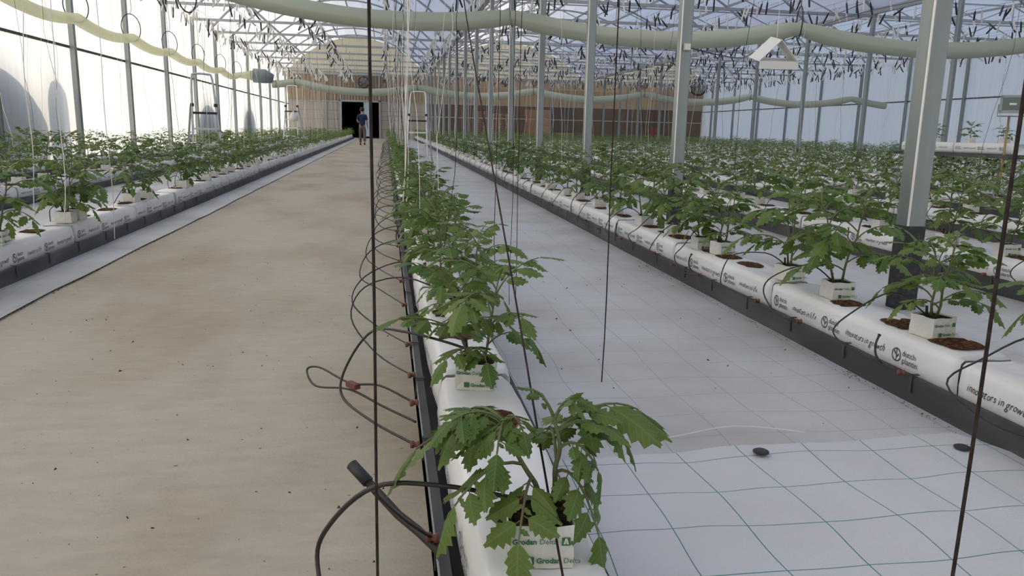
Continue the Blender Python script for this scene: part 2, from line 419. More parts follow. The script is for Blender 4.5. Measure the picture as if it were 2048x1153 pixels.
for x0, x1 in zip(xs[:-1], xs[1:]):
    corr(x0, x1, 3.0, ZE, 0.11, M['tanfilm'], 'band_panel')
    if x1 <= -3.3 or -0.6 < x0 < 3:
        for k in range(4): corr(x0, x1, 0.32 + k * 0.67, 0.32 + k * 0.67 + 0.655, 0.2, M['greyfilm'])
    elif x0 >= 3: corr(x0, x1, 0.32, 3.0, 0.16, M['clear'], 'clear_panel')
for x in xs[1:-1]:
    b = MB(); b.box(x - 0.05, x + 0.05, Y1 - 0.10, Y1 - 0.02, 0.28, ZE); b.build('mullion', M['steelthin'], wall)
for z in (2.0, 3.0, ZE):
    b = MB(); b.box(-0.46 if z < 2.5 else XL, XR, Y1 - 0.07, Y1 - 0.02, z - 0.035, z + 0.035); b.build('rail', M['steelthin'], wall)
hall = mat('brown_hall_wall', (0.20, 0.145, 0.105), 0.9); dark = mat('near_black_door_shade', (0.012, 0.011, 0.010), 0.9)
b = MB()
b.box(0.2, 26.5, 75, 75.2, 0, 5); b.box(26.3, 26.5, Y1 + 0.3, 75, 0, 5); b.box(XL - 0.4, -4.4, 64, 64.2, 0, 5); b.box(XL - 0.4, -4.4, Y1 + 0.1, 64.2, 5.0, 5.2)
struct(b.build('wall_hall', hall))
b = MB(); b.grid(8, 4, lambda u, v: (.1 + 26.4 * u, Y1 + .1 + 13.6 * v, 5.1)); struct(b.build('ceiling_hall', film('added_hall_light_sheet', (.62, .56, .48), 0.0, .6)))  # translucent roof added to let light into the dark hall
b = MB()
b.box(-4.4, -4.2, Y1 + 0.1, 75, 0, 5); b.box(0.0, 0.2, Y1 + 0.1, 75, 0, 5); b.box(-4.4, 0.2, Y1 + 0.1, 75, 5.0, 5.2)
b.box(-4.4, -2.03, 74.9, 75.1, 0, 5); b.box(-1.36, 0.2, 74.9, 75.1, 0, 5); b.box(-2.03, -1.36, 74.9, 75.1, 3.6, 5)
struct(b.build('wall_door_shade', dark))  # walls added behind the doorway, near black in place of interior shade
b = MB(); b.grid(1, 1, lambda u, v: (-2.03 + .67 * u, 75.0, .28 + 3.32 * v)); struct(b.build('door_3', M['wallfilm']))
b = MB(); b.box(XL - 0.5, 26.5, Y1, 76, 0.1, 0.285)
struct(b.build('floor_hall', mat('hall_concrete', (0.25, 0.20, 0.17), 0.8)))
# door surround
b = MB(); b.box(-3.46, -3.33, Y1 - 0.12, Y1 + 0.05, 0.28, 3.1); b.box(-0.52, -0.39, Y1 - 0.12, Y1 + 0.05, 0.28, 3.1); b.box(-3.46, -0.39, Y1 - 0.12, Y1 + 0.05, 3.0, 3.1)
d = struct(b.build('door_1', M['steelthin']))
b = MB(); b.box(-3.46, -0.39, Y1 - 0.10, Y1 + 0.1, 0.272, 0.30); b.build('threshold', M['gutter'], d)

wood = mat('pale_pallet_wood', (0.78, 0.58, 0.42), 0.8, 0, 0.3, (4, (0.62, 0.44, 0.31), 0.4, 0.7, (1, 6, 6)), rnd=0.15)
card = mat('brown_cardboard', (0.62, 0.40, 0.25), 0.85, rnd=0.12)
pl = MB()
for i in range(6): pl.box(-0.6, 0.6, -0.5 + i * 0.18, -0.40 + i * 0.18, 0.11, 0.135)
for i in range(3):
    pl.box(-0.6 + i * 0.53, -0.46 + i * 0.53, -0.5, 0.5, 0.02, 0.11); pl.box(-0.6 + i*0.53, -0.46 + i*0.53, -0.5, 0.5, 0.0, 0.02)
plm = pl.mesh('pallet', wood)
for s, (px, n) in enumerate(((7.8, 16), (9.07, 15))):
    for k in range(n):
        o = obj('pallet', plm, None, (px + R0.uniform(-.03, .03), 64 + R0.uniform(-.03, .03), 0.286 + k * 0.142))
        tag(o, 'wooden pallet, %s from the bottom of the %s hand pallet stack behind the clear wall' % (nth(k + 1), ('left', 'right')[s]), 'pallet', 'stacked pallets in the hall')
def crate_mesh():
    b = MB(); w, d_, h_ = 0.9, 0.8, 0.62
    for x in (-w/2, -0.03, w/2 - 0.06): b.box(x, x + 0.06, -d_/2 - 0.02, -d_/2, 0, h_)
    for k in range(4): b.box(-w/2, w/2, -d_/2, -d_/2 + 0.02, k * 0.165, k * 0.165 + 0.11)
    b.box(-w/2, w/2, -d_/2 + 0.02, d_/2, 0, h_ - 0.02); return b.mesh('crate', wood)
cm = crate_mesh()
for k in range(4):
    tag(obj('slatted_crate', cm, None, (12.8, 64, 0.286 + k * 0.64)), 'slatted wooden crate behind the clear wall, %s from the floor' % nth(k + 1), 'crate', 'stacked crates in the hall')
def carton(w, d_, h_):
    b = MB(); b.box(-w/2, w/2, -d_/2, d_/2, 0, h_ - 0.02); b.box(-w/2 - .012, w/2 + .012, -d_/2 - .012, d_/2 + .012, h_ - 0.14, h_); b.box(-0.1, 0.1, -d_/2 - .016, -d_/2, h_ * .45, h_ * .55); return b.mesh('carton', card)
c1 = carton(0.85, 0.7, 0.5)
for k in range(5):
    tag(obj('carton', c1, None, (11.75 + R0.uniform(-.08, .08), 64, 0.286 + k * 0.505), R0.uniform(-.06, .06)), 'brown carton stacked left of the crates, %s from the floor' % nth(k + 1), 'box', 'stacked cartons in the hall')
tag(obj('carton', carton(1.5, 0.8, 0.72), None, (14.3, 63.2, 0.286)), 'wide low brown carton right of the crate stack', 'box')
b = MB(); b.box(13.45, 15.5, 64.6, 64.7, 0.286, 3.3); b.box(13.35, 13.45, 64.55, 64.7, 0.286, 3.4); b.box(15.5, 15.6, 64.55, 64.7, 0.286, 3.4); b.box(13.35, 15.6, 64.55, 64.7, 3.3, 3.4)
struct(b.build('door_2', mat('grey_roller_door', (0.16, 0.14, 0.13), 0.6)))
red = mat('red_paint', (0.35, 0.02, 0.02), 0.4)
e = empty('fire_cabinet', (22.1, 63.5, 0.286)); tag(e, 'red upright fire cabinet seen through the clear back wall', 'cabinet')
b = MB(); b.box(-0.25, 0.25, -0.15, 0.15, 0.05, 1.35); b.build('body', red, e)
b = MB(); b.box(-0.22, 0.22, -0.17, -0.15, 0.1, 1.3); b.build('door', red, e)
b = MB(); b.box(0.12, 0.16, -0.19, -0.17, 0.6, 0.8); b.build('handle', M['darkplastic'], e)

# circulation fans
def fan(loc, r, rz, label):
    e = empty('circulation_fan', loc, rz); tag(e, label, 'fan')
    b = MB(); n = 20
    b.tube([(r * math.cos(2*PI*i/n), 0, r * math.sin(2*PI*i/n)) for i in range(n + 1)], 0.05 * r / 0.4, 5); b.build('shroud', M['gutter'], e)
    hb = MB(); hb.lathe([(0.001, -0.08), (0.1 * r / .4, -0.07), (0.1 * r / .4, 0.1), (0.001, 0.12)], 10, 0, Matrix.Rotation(PI/2, 4, 'X')); hb.build('hub', M['steelthin'], e)
    for i in range(6):
        a = 2 * PI * i / 6; bl = MB()
        ca, sa = math.cos(a), math.sin(a)
        P = lambda rr, tt, y: (rr * ca - tt * sa, y, rr * sa + tt * ca)
        bl.add([P(.2*r, -.1*r, -.05), P(.92*r, -.2*r, -.08), P(.92*r, .2*r, .08), P(.2*r, .1*r, .05), P(.2*r, -.1*r, -.04), P(.92*r, -.2*r, -.07), P(.92*r, .2*r, .09), P(.2*r, .1*r, .06)],
               [(0,1,2,3), (7,6,5,4), (0,4,5,1), (1,5,6,2), (2,6,7,3), (3,7,4,0)]); bl.build('blade', M['steelthin'], e)
    g = MB()
    for q in (0.35, 0.6, 0.85): g.tube([(q*r*math.cos(2*PI*i/n), -0.12, q*r*math.sin(2*PI*i/n)) for i in range(n + 1)], 0.008, 4)
    for i in range(4):
        a = PI * i / 4; g.tube([(-r*math.cos(a), -0.12, -r*math.sin(a)), (r*math.cos(a), -0.12, r*math.sin(a))], 0.008, 4)
    g.build('guard', M['darkplastic'], e)
    h = MB(); h.box(-.04, .04, 0, .62 if r < .5 else .8, -.04, .04); h.build('bracket', M['steelthin'], e)
fan((-1.62, 60.9, 4.40), 0.40, 0.0, 'dark round fan on the back wall above the dark doorway')
fan((24.6, 60.7, 4.80), 0.62, -0.25, 'large dark round fan in the far corner by the right wall')

# ------------------------------------------------------------------ shrubs outside, their shadows fall on the left wall
shr = mat('dark_green_shrub', (0.03, 0.06, 0.02), 0.9)
def shrub(y, h, ry, kind, label):
    me = bpy.data.meshes.new('shrub'); bm = bmesh.new(); bmesh.ops.create_icosphere(bm, subdivisions=4, radius=1.0)
    for v in bm.verts:
        p = v.co.copy(); z = p.z
        if kind == 'column': p.x *= 0.45; p.y *= ry; p.z = (1 if z > 0 else -1) * abs(z) ** 0.3
        elif kind == 'cone': k = 1.0 - 0.42 * (z + 1) / 2 - 0.25 * max(0, z) ** 2; p.x *= 0.6 * k; p.y *= ry * k
        else: p.x *= 0.8; p.y *= ry
        n_ = 1 + 0.05 * mnoise.noise(Vector((p.x * 2 + y, p.y * 2, z * 2)))
        v.co = Vector((p.x * n_, p.y * n_, (p.z + 1) * 0.5 * (h + 0.3)))
    bm.to_mesh(me); bm.free(); me.materials.append(shr)
    for p in me.polygons: p.use_smooth = True
    o = obj('garden_shrub', me, None, (XL - 1.3, y, -0.27)); tag(o, label, 'shrub', 'shrubs outside the left wall'); return o
dy = 1.3 * math.tan(SUN_AZ - PI)                                  # how far the light carries the shadow along the wall
dzs = 1.3 * math.tan(SUN_EL) / math.cos(SUN_AZ - PI)
for y, z, ry, kind, label in ((15.3, 1.80, 3.2, 'dome', 'wide rounded shrub whose blue shadow fills the wall at far left'),
                              (19.15, 1.56, 0.52, 'column', 'square clipped shrub shadowed on the wall beside the first visible wall post'),
                              (34.4, 1.46, 2.1, 'dome', 'tapering shrub shadowed on the wall behind the near stepladder'),
                              (44.4, 1.55, 2.0, 'dome', 'pointed shrub shadowed on the wall right of the near stepladder')):
    shrub(y - dy, z + dzs + 0.27, ry, kind, label)

# ------------------------------------------------------------------ air ducts and their hoops
duct = film('pale_green_duct_film', (0.55, 0.59, 0.46), 0.0, 0.35, 0.10)
ductw = film('yellowish_duct_film', (0.80, 0.80, 0.62), 0.25, 0.6, 0.08)
hoopm = M['darkplastic']
def lateral(Y, sup, r, sag, name, label, x0, x1):
    pts = []; rs = []; sx = sorted(sup)
    n = int((x1 - x0) / 0.18)
    for i in range(n + 1):
        x = x0 + (x1 - x0) * i / n
        for a, c in zip(sx[:-1], sx[1:]):
            if a <= x <= c:
                t_ = (x - a) / (c - a); z = sup[a] * (1 - t_) + sup[c] * t_ - sag * 4 * t_ * (1 - t_)
                q = min(x - a, c - x); rr = r * (1 - 0.22 * math.exp(-(q / 0.22) ** 2)); break
        pts.append((x, Y + 0.03 * math.sin(x), z)); rs.append(rr * (1 + 0.02 * math.sin(x * 3.1)))
    b = MB(); b.tube(pts, rs, 14); return tag(b.build(name, duct, smooth=True), label, 'duct')
supn = {-8.6: 3.6, -3.2: 3.36, 2.2: 2.99, 7.6: 3.02, 13.0: 3.02, 18.4: 3.0, 23.8: 3.0, 29: 3.0}
lateral(14.1, supn, 0.155, 0.30, 'air_duct', 'pale green sagging air duct crossing high above the near posts', -5.85, 25.0)
supf = {-9.3: 3.4, -3.9: 3.0, 1.5: 2.92, 6.9: 2.92, 12.3: 2.92, 17.7: 2.95, 23.1: 3.0, 28.5: 3.0}
lateral(37.0, supf, 0.165, 0.33, 'air_duct', 'pale green air duct crossing far back in front of the back wall', -5.0, 25.0)
def hoop(loc, r, rz, label, top=0.5):
    b = MB(); n = 22
    b.tube([(r * math.cos(2*PI*i/n), 0, r * math.sin(2*PI*i/n)) for i in range(n + 1)], 0.012, 5, cap=False)
    o = b.build('duct_hoop', hoopm, loc=loc); o.rotation_euler = (0, 0, rz); tag(o, label, 'hoop', 'black duct hoops')
    h = MB(); h.tube([(0, 0, r), (0.05, 0, r + 0.25 * top), (-0.02, 0, 4.85 - loc[2])], 0.006, 4); h.build('tie_wire', hoopm, o)
for k, y in enumerate((18.1, 21.7, 25.3, 28.9, 32.6, 36.0)):
    hoop((-6.3, y, 3.38), 0.33, PI/2 * 0.72, 'thin black hoop holding the wall duct by the left wall, %s from the camera' % nth(k + 1))
for k, x in enumerate((-3.2, 2.2, 7.6, 13.0, 18.4)):
    hoop((x, 14.1, 3.12), 0.29, PI/2 * 0.8, 'black hoop around the near crossing duct, %s from the left' % nth(k + 1))
for k, x in enumerate((-3.9, 1.5, 6.9, 12.3, 17.7)):
    hoop((x, 37.0, 3.05), 0.30, PI/2 * 0.8, 'black hoop around the far crossing duct, %s from the left' % nth(k + 1))
pts = []; ys_ = [12.0, 14.5, 18.1, 21.7, 25.3, 28.9, 32.6, 36.0]
for a, c in zip(ys_[:-1], ys_[1:]):
    for i in range(8):
        t_ = i / 8; pts.append((-6.3 + 0.02 * math.sin(a), a + (c - a) * t_, 3.13 - 0.13 * 4 * t_ * (1 - t_) + (0.25 if a < 14 else 0) * (1 - t_)))
pts += [(-6.28, 36.0, 3.15), (-6.1, 36.7, 3.2), (-5.75, 37.0, 3.22)]
b = MB(); b.tube(pts, [0.15] * (len(pts) - 2) + [0.2, 0.3], 12, flat=0.75)
tag(b.build('air_duct', ductw, smooth=True), 'yellowish limp air duct lying in hoops along the left wall', 'duct')
b = MB(); b.tube([(-5.78, 37, 3.22), (-5.3, 37, 3.2), (-4.95, 37, 3.1)], [0.31, 0.31, 0.2], 16)
tag(b.build('duct_coupling', mat('grey_duct_sleeve', (0.20, 0.24, 0.25), 0.5), smooth=True), 'grey coupling joining the wall duct to the far crossing duct', 'coupling')

# ------------------------------------------------------------------ stepladders
def ladder(loc, rz, H, nst, label, w0=0.36, w1=0.56, splay=0.62):
    e = empty('stepladder', loc, rz); tag(e, label, 'ladder', 'aluminium stepladders')
    zp = H * 0.62; r = 0.021
    L = lambda z: (w1 + (w0 - w1) * z / H) / 2
    yb = lambda z: -splay * 0.62 * (1 - z / H)
    b = MB()
    P = [(-L(0), yb(0), 0), (-L(zp), yb(zp), zp), (-L(H - .08), yb(H - .08), H - .08), (-L(H) + .07, yb(H), H), (L(H) - .07, yb(H), H), (L(H - .08), yb(H - .08), H - .08), (L(zp), yb(zp), zp), (L(0), yb(0), 0)]
    b.tube(smooth_path(P, 3), r, 6); b.build('front_frame', M['alu'], e)
    for s in (-1, 1):
        q = MB(); q.tube([(s * (L(0) + .05), splay * 0.55, 0), (s * (L(zp * 1.12) + .02), yb(zp * 1.12) + .03, zp * 1.12)], r, 6); q.build('rear_leg', M['alu'], e)
        q = MB(); q.box(s * L(zp * 1.12) - .03, s * L(zp * 1.12) + .03, yb(zp*1.12) - .03, yb(zp*1.12) + .05, zp * 1.10, zp * 1.15); q.build('hinge', M['darkplastic'], e)
    q = MB(); q.tube([(-L(0.3) - .03, splay * 0.42, 0.3), (L(0.3) + .03, splay * 0.42, 0.3)], 0.014, 5); q.build('rear_brace', M['alu'], e)
    q = MB(); q.box(-L(zp) , L(zp), yb(zp) - 0.05, yb(zp) + 0.22, zp - 0.02, zp + 0.02); q.build('platform', M['darkplastic'], e)
    for k in range(nst):
        z = zp * (k + 1) / (nst + 1); q = MB(); q.box(-L(z), L(z), yb(z) - 0.04, yb(z) + 0.05, z - 0.018, z + 0.018); q.build('step', M['alu'], e)
    return e
ladder((-3.45, 16.0, gz(16)), 0.35, 1.90, 3, 'aluminium stepladder with dark platform standing among the left rows, nearest one')
ladder((-3.25, 29.0, gz(29)), -0.2, 2.30, 4, 'tall aluminium stepladder far back between the left rows near the back wall')
ladder((0.80, 20.0, gz(20)), -0.15, 1.85, 3, 'aluminium stepladder on the white walkway right of the hanging white strings')
b = MB(); b.lathe([(0.001, 0), (0.12, 0.02), (0.15, 0.12), (0.11, 0.24), (0.03, 0.32), (0.02, 0.36)], 10)
tag(b.build('hanging_bag', mat('white_bag', (0.75, 0.74, 0.70), 0.6), smooth=True, loc=(-3.2, 28.72, gz(29) + 1.08)), 'small white bag hung on the far left stepladder', 'bag')

# ------------------------------------------------------------------ delta trap, floodlight, cable
wp = mat('white_corrugated_card', (0.80, 0.79, 0.76), 0.6)
e = empty('insect_trap', (2.89, 5.7, 1.56), 0.22); e.rotation_euler = (0.2, 0, -0.12); tag(e, 'white triangular insect trap hanging in mid air by the big post', 'trap')
th = 0.004
def slab(P, Q, name):     # panel between two x-z points, 0.26 deep
    b = MB(); n_ = Vector((-(Q[1] - P[1]), 0, Q[0] - P[0])).normalized() * th
    vs_ = []
    for y in (-0.11, 0.13):
        for (x, z) in (P, Q): vs_ += [(x, y, z), (x + n_.x, y, z + n_.z)]
    b.add(vs_, [(0,2,3,1), (4,5,7,6), (0,4,6,2), (1,3,7,5), (0,1,5,4), (2,6,7,3)]); b.build(name, wp, e)
slab((-0.148, 0.03), (0.148, 0.03), 'base'); slab((-0.148, 0.03), (0.0, 0.185), 'side'); slab((0.0, 0.185), (0.148, 0.03), 'side')
b = MB(); b.box(-0.145, 0.145, -0.118, -0.112, -0.022, 0.034); b.build('front_lip', wp, e)
b = MB(); b.tube([(0, 0, 0.18), Vector((0, 0, .18)) + Matrix.Rotation(-.2, 3, 'X') @ Vector((0, 0, 3.15))], 0.002, 4); b.build('hanger', wp, e)

e = empty('floodlight', (10.12, 11.6, 1.50), -0.62); tag(e, 'grey floodlight on a bamboo pole at the right edge of the picture', 'lamp')
hs = mat('grey_cast_housing', (0.33, 0.36, 0.34), 0.5); gls = mat('lamp_glass', (0.10, 0.14, 0.13), 0.08, 0, 0.8)
b = MB(); b.box(-0.17, 0.17, -0.04, 0.10, 0.0, 0.26); b.build('housing', hs, e)
b = MB(); b.box(-0.185, 0.185, -0.055, -0.03, -0.015, 0.03); b.box(-0.185, 0.185, -0.055, -0.03, 0.235, 0.275); b.box(-0.185, -0.15, -0.055, -0.03, 0.0, 0.26); b.box(0.15, 0.185, -0.055, -0.03, 0.0, 0.26); b.build('bezel', hs, e)
b = MB(); b.box(-0.15, 0.15, -0.046, -0.040, 0.03, 0.235); b.build('glass', gls, e)
b = MB(); b.tube([(-0.05, -0.043, 0.13), (0.05, -0.043, 0.13)], 0.02, 8); b.build('lamp_tube', mat('lamp_tube', (0.8, 0.8, 0.75), 0.3), e)
b = MB(); b.box(0.19, 0.30, -0.03, 0.10, 0.02, 0.24); b.build('gear_box', hs, e)
b = MB(); b.tube([(-0.19, 0.05, 0.13), (-0.19, 0.05, -0.06), (0.19, 0.05, -0.06), (0.19, 0.05, 0.13)], 0.012, 5); b.build('yoke', hs, e)
b = MB(); b.tube([(10.12, 11.66, gz(11.6)), (10.13, 11.65, 0.75), (10.12, 11.64, 1.44)], [0.022, 0.02, 0.018], 7)
tag(b.build('bamboo_pole', mat('bamboo', (0.38, 0.27, 0.13), 0.6, 0, .5, (9, (0.22, 0.14, 0.07), .45, .7, (1, 1, .4))), smooth=True), 'brown bamboo pole carrying the floodlight at right', 'pole')
b = MB(); b.tube(smooth_path([(XA - 0.02, 8.10, 1.93), (4.2, 9.2, 1.95), (5.6, 11.6, 2.3), (7.5, 13.9, 2.86), (10.2, 16.5, 3.7), (14.6, 20.0, 4.8)], 6), 0.007, 5)
tag(b.build('power_cable', M['darkplastic']), 'thin black cable slung from the second post up under the duct', 'cable')
e = empty('junction_box', (XA, 8.115, 1.93)); tag(e, 'tiny pale junction box on the second post by the walkway', 'box')
b = MB(); b.box(-0.035, 0.035, -0.03, 0.0, -0.035, 0.035); b.build('body', mat('cream_plastic', (0.6, 0.55, 0.38), 0.5), e)
b = MB(); b.box(-0.028, 0.028, -0.036, -0.03, -0.028, 0.028); b.build('lid', wp, e)
# ------------------------------------------------------------------ crop rows
ROWS = [('C', 0.28, 'row beside the concrete path', 0.97), ('L1', -2.48, 'front row left of the path', 1.7),
        ('L2', -4.38, 'second row left of the path', 5.0), ('L3', -6.15, 'row along the left wall', 9.0)]
RN = ['first', 'second', 'third', 'fourth', 'fifth', 'sixth', 'seventh', 'eighth', 'ninth', 'tenth', 'eleventh', 'last']
for k in range(12):
    x = 2.21 + 2.03 * k
    ROWS.append(('R%d' % k, x, RN[k] + ' row right of the walkway', [0.98, 2.4, 4.0, 5.5, 7.0, 8.5, 10, 12, 13, 15, 16, 18][k]))
BAGP, BAGL, BAGW, BAGH = 1.475, 1.47, 0.128, 0.19
YEND = 59.0
def pix(x, y, z):
    v = Vector((x, y, z - CAMH)); q = vr * v.x + vd * v.y + vu * v.z
    if q.z < 0.1: return None
    return (1024 + FPX * q.x / q.z, 576.5 + FPX * q.y / q.z, q.z)
def seen(x, y, z, mg=120):
    p = pix(x, y, z); return p is not None and -mg < p[0] < 2048 + mg and -mg < p[1] < 1153 + mg

# ---- materials
M['bag'] = mat('white_bag_film', (0.80, 0.80, 0.80), 0.30, 0, 0.5, (3, (0.72, 0.71, 0.70), 0.5, 0.8), 0.55, 9)
M['coir'] = mat('brown_coir', (0.060, 0.028, 0.014), 0.95, 0, 0.1, (60, (0.16, 0.085, 0.045), 0.45, 0.65), 1.0, 90)
M['ink'] = mat('green_black_ink', (0.010, 0.045, 0.045), 0.5)
M['inkg'] = mat('green_ink', (0.02, 0.16, 0.05), 0.5)
M['wrap'] = mat('block_wrapper_film', (0.72, 0.71, 0.66), 0.45, 0, 0.4, (7, (0.60, 0.56, 0.47), 0.5, 0.75))
M['wool'] = mat('rockwool_side', (0.60, 0.47, 0.32), 0.9, 0, 0.2, (20, (0.42, 0.29, 0.17), 0.45, 0.7))
M['moss'] = mat('dark_mossy_substrate', (0.020, 0.014, 0.008), 0.95, 0, 0.1, (45, (0.10, 0.07, 0.025), 0.45, 0.65), 1.0, 70)
M['stem'] = mat('green_stem', (0.13, 0.17, 0.06), 0.5, 0, 0.4, (6, (0.12, 0.08, 0.05), 0.45, 0.7))
M['tube'] = mat('black_drip_tube', (0.022, 0.019, 0.018), 0.45, 0, 0.5, (8, (0.06, 0.045, 0.04), 0.5, 0.8))
M['rust'] = mat('red_brown_connector', (0.16, 0.055, 0.035), 0.6)
def leaf_mat():
    m = bpy.data.materials.new('tomato_leaf'); m.use_nodes = True; t = m.node_tree; t.nodes.clear()
    out = t.nodes.new('ShaderNodeOutputMaterial'); b = t.nodes.new('ShaderNodeBsdfPrincipled'); tl = t.nodes.new('ShaderNodeBsdfTranslucent')
    b.inputs['Roughness'].default_value = 0.48; b.inputs['Specular IOR Level'].default_value = 0.45
    tc = t.nodes.new('ShaderNodeTexCoord'); n = t.nodes.new('ShaderNodeTexNoise'); n.inputs['Scale'].default_value = 9; t.links.new(tc.outputs['Object'], n.inputs['Vector'])
    oi = t.nodes.new('ShaderNodeObjectInfo')
    mx = t.nodes.new('ShaderNodeMix'); mx.data_type = 'RGBA'; mx.inputs[6].default_value = (0.062, 0.130, 0.018, 1); mx.inputs[7].default_value = (0.155, 0.225, 0.045, 1)
    ad = t.nodes.new('ShaderNodeMath'); ad.operation = 'MULTIPLY_ADD'; ad.inputs[1].default_value = 0.7; t.links.new(oi.outputs['Random'], ad.inputs[0])
    r = t.nodes.new('ShaderNodeMapRange'); r.inputs[1].default_value = 0.35; r.inputs[2].default_value = 0.75; r.inputs[3].default_value = -0.1; r.inputs[4].default_value = 0.5
    t.links.new(n.outputs[0], r.inputs[0]); t.links.new(r.outputs[0], ad.inputs[2]); t.links.new(ad.outputs[0], mx.inputs[0])
    # veins drawn from the leaf's own coordinates
    uv = t.nodes.new('ShaderNodeUVMap'); uv.uv_map = 'leaf'; sp = t.nodes.new('ShaderNodeSeparateXYZ'); t.links.new(uv.outputs[0], sp.inputs[0])
    ab = t.nodes.new('ShaderNodeMath'); ab.operation = 'ABSOLUTE'; t.links.new(sp.outputs[1], ab.inputs[0])
    k1 = t.nodes.new('ShaderNodeMath'); k1.operation = 'MULTIPLY_ADD'; k1.inputs[1].default_value = -0.22; t.links.new(ab.outputs[0], k1.inputs[0]); t.links.new(sp.outputs[0], k1.inputs[2])
    k2 = t.nodes.new('ShaderNodeMath'); k2.operation = 'MULTIPLY'; k2.inputs[1].default_value = 8.0; t.links.new(k1.outputs[0], k2.inputs[0])
    k3 = t.nodes.new('ShaderNodeMath'); k3.operation = 'FRACT'; t.links.new(k2.outputs[0], k3.inputs[0])
    k4 = t.nodes.new('ShaderNodeMath'); k4.operation = 'LESS_THAN'; k4.inputs[1].default_value = 0.14; t.links.new(k3.outputs[0], k4.inputs[0])
    k5 = t.nodes.new('ShaderNodeMath'); k5.operation = 'LESS_THAN'; k5.inputs[1].default_value = 0.07; t.links.new(ab.outputs[0], k5.inputs[0])
    k6 = t.nodes.new('ShaderNodeMath'); k6.operation = 'MAXIMUM'; t.links.new(k4.outputs[0], k6.inputs[0]); t.links.new(k5.outputs[0], k6.inputs[1])
    k7 = t.nodes.new('ShaderNodeMath'); k7.operation = 'MULTIPLY'; k7.inputs[1].default_value = 0.45; t.links.new(k6.outputs[0], k7.inputs[0])
    m2 = t.nodes.new('ShaderNodeMix'); m2.data_type = 'RGBA'; m2.inputs[7].default_value = (0.20, 0.29, 0.09, 1)
    t.links.new(k7.outputs[0], m2.inputs[0]); t.links.new(mx.outputs[2], m2.inputs[6])
    bp = t.nodes.new('ShaderNodeBump'); bp.inputs['Strength'].default_value = 0.35; bp.inputs['Distance'].default_value = 0.003; bp.invert = True
    t.links.new(k6.outputs[0], bp.inputs['Height']); t.links.new(bp.outputs[0], b.inputs['Normal'])
    t.links.new(m2.outputs[2], b.inputs['Base Color']); t.links.new(m2.outputs[2], tl.inputs[0])
    x = t.nodes.new('ShaderNodeMixShader'); x.inputs[0].default_value = 0.30; t.links.new(b.outputs[0], x.inputs[1]); t.links.new(tl.outputs[0], x.inputs[2]); t.links.new(x.outputs[0], out.inputs[0])
    return m
M['leaf'] = leaf_mat()

# ---- gutters
def gutter_prof(w):      # open channel with a lip, as an x-z outline
    h = w / 2
    return [(-h, 0.0), (h, 0.0), (h + 0.012, 0.10), (h + 0.012, 0.112), (h - 0.012, 0.112), (h - 0.014, 0.05), (-h + 0.014, 0.05), (-h + 0.012, 0.112), (-h - 0.012, 0.112), (-h - 0.012, 0.10)]
clip = MB(); clip.box(-0.004, 0.0, -0.007, 0.007, 0.045, 0.118); clip.box(-0.004, 0.03, -0.007, 0.007, 0.114, 0.118)
clipm = clip.mesh('clip', M['gutter'])
for key, X, nm, ys in ROWS:
    pr = gutter_prof(0.33); n = len(pr); b = MB(); ya = ys - (1.3 if key in ('C', 'R0') else 0.5); st = []
    NY = 60
    for i in range(NY + 1):
        y = ya + (YEND - ya) * (i / NY) ** 1.5; wv = 0.004 * mnoise.noise(Vector((X, y * 0.35, 0))) if i else 0
        st += [(X + wv + px, y, gz(y) - 0.004 + pz) for px, pz in pr]
    fs = [(i*n+j, i*n+(j+1) % n, (i+1)*n+(j+1) % n, (i+1)*n+j) for i in range(NY) for j in range(n)]
    fs += [tuple(range(n-1, -1, -1)), tuple(NY*n + j for j in range(n))]
    b.add(st, fs); o = b.build('growing_gutter', M['gutter'])
    tag(o, 'dark grey growing gutter under the white bags of the ' + nm, 'gutter', 'growing gutters')
    if key in ('C', 'R0', 'R1', 'R2', 'L1'):
        y = ys + 0.1; lim = {'C': 16, 'R0': 16, 'R1': 14, 'R2': 12, 'L1': 18}[key]
        while y < lim:
            sgn = 1 if key == 'L1' else -1
            if seen(X, y, 0.1, 30):
                q = obj('clip', clipm, o, (X + sgn * 0.178, y, gz(y)), 0 if sgn < 0 else PI)
            y += 0.52 + R0.uniform(-.08, .08)

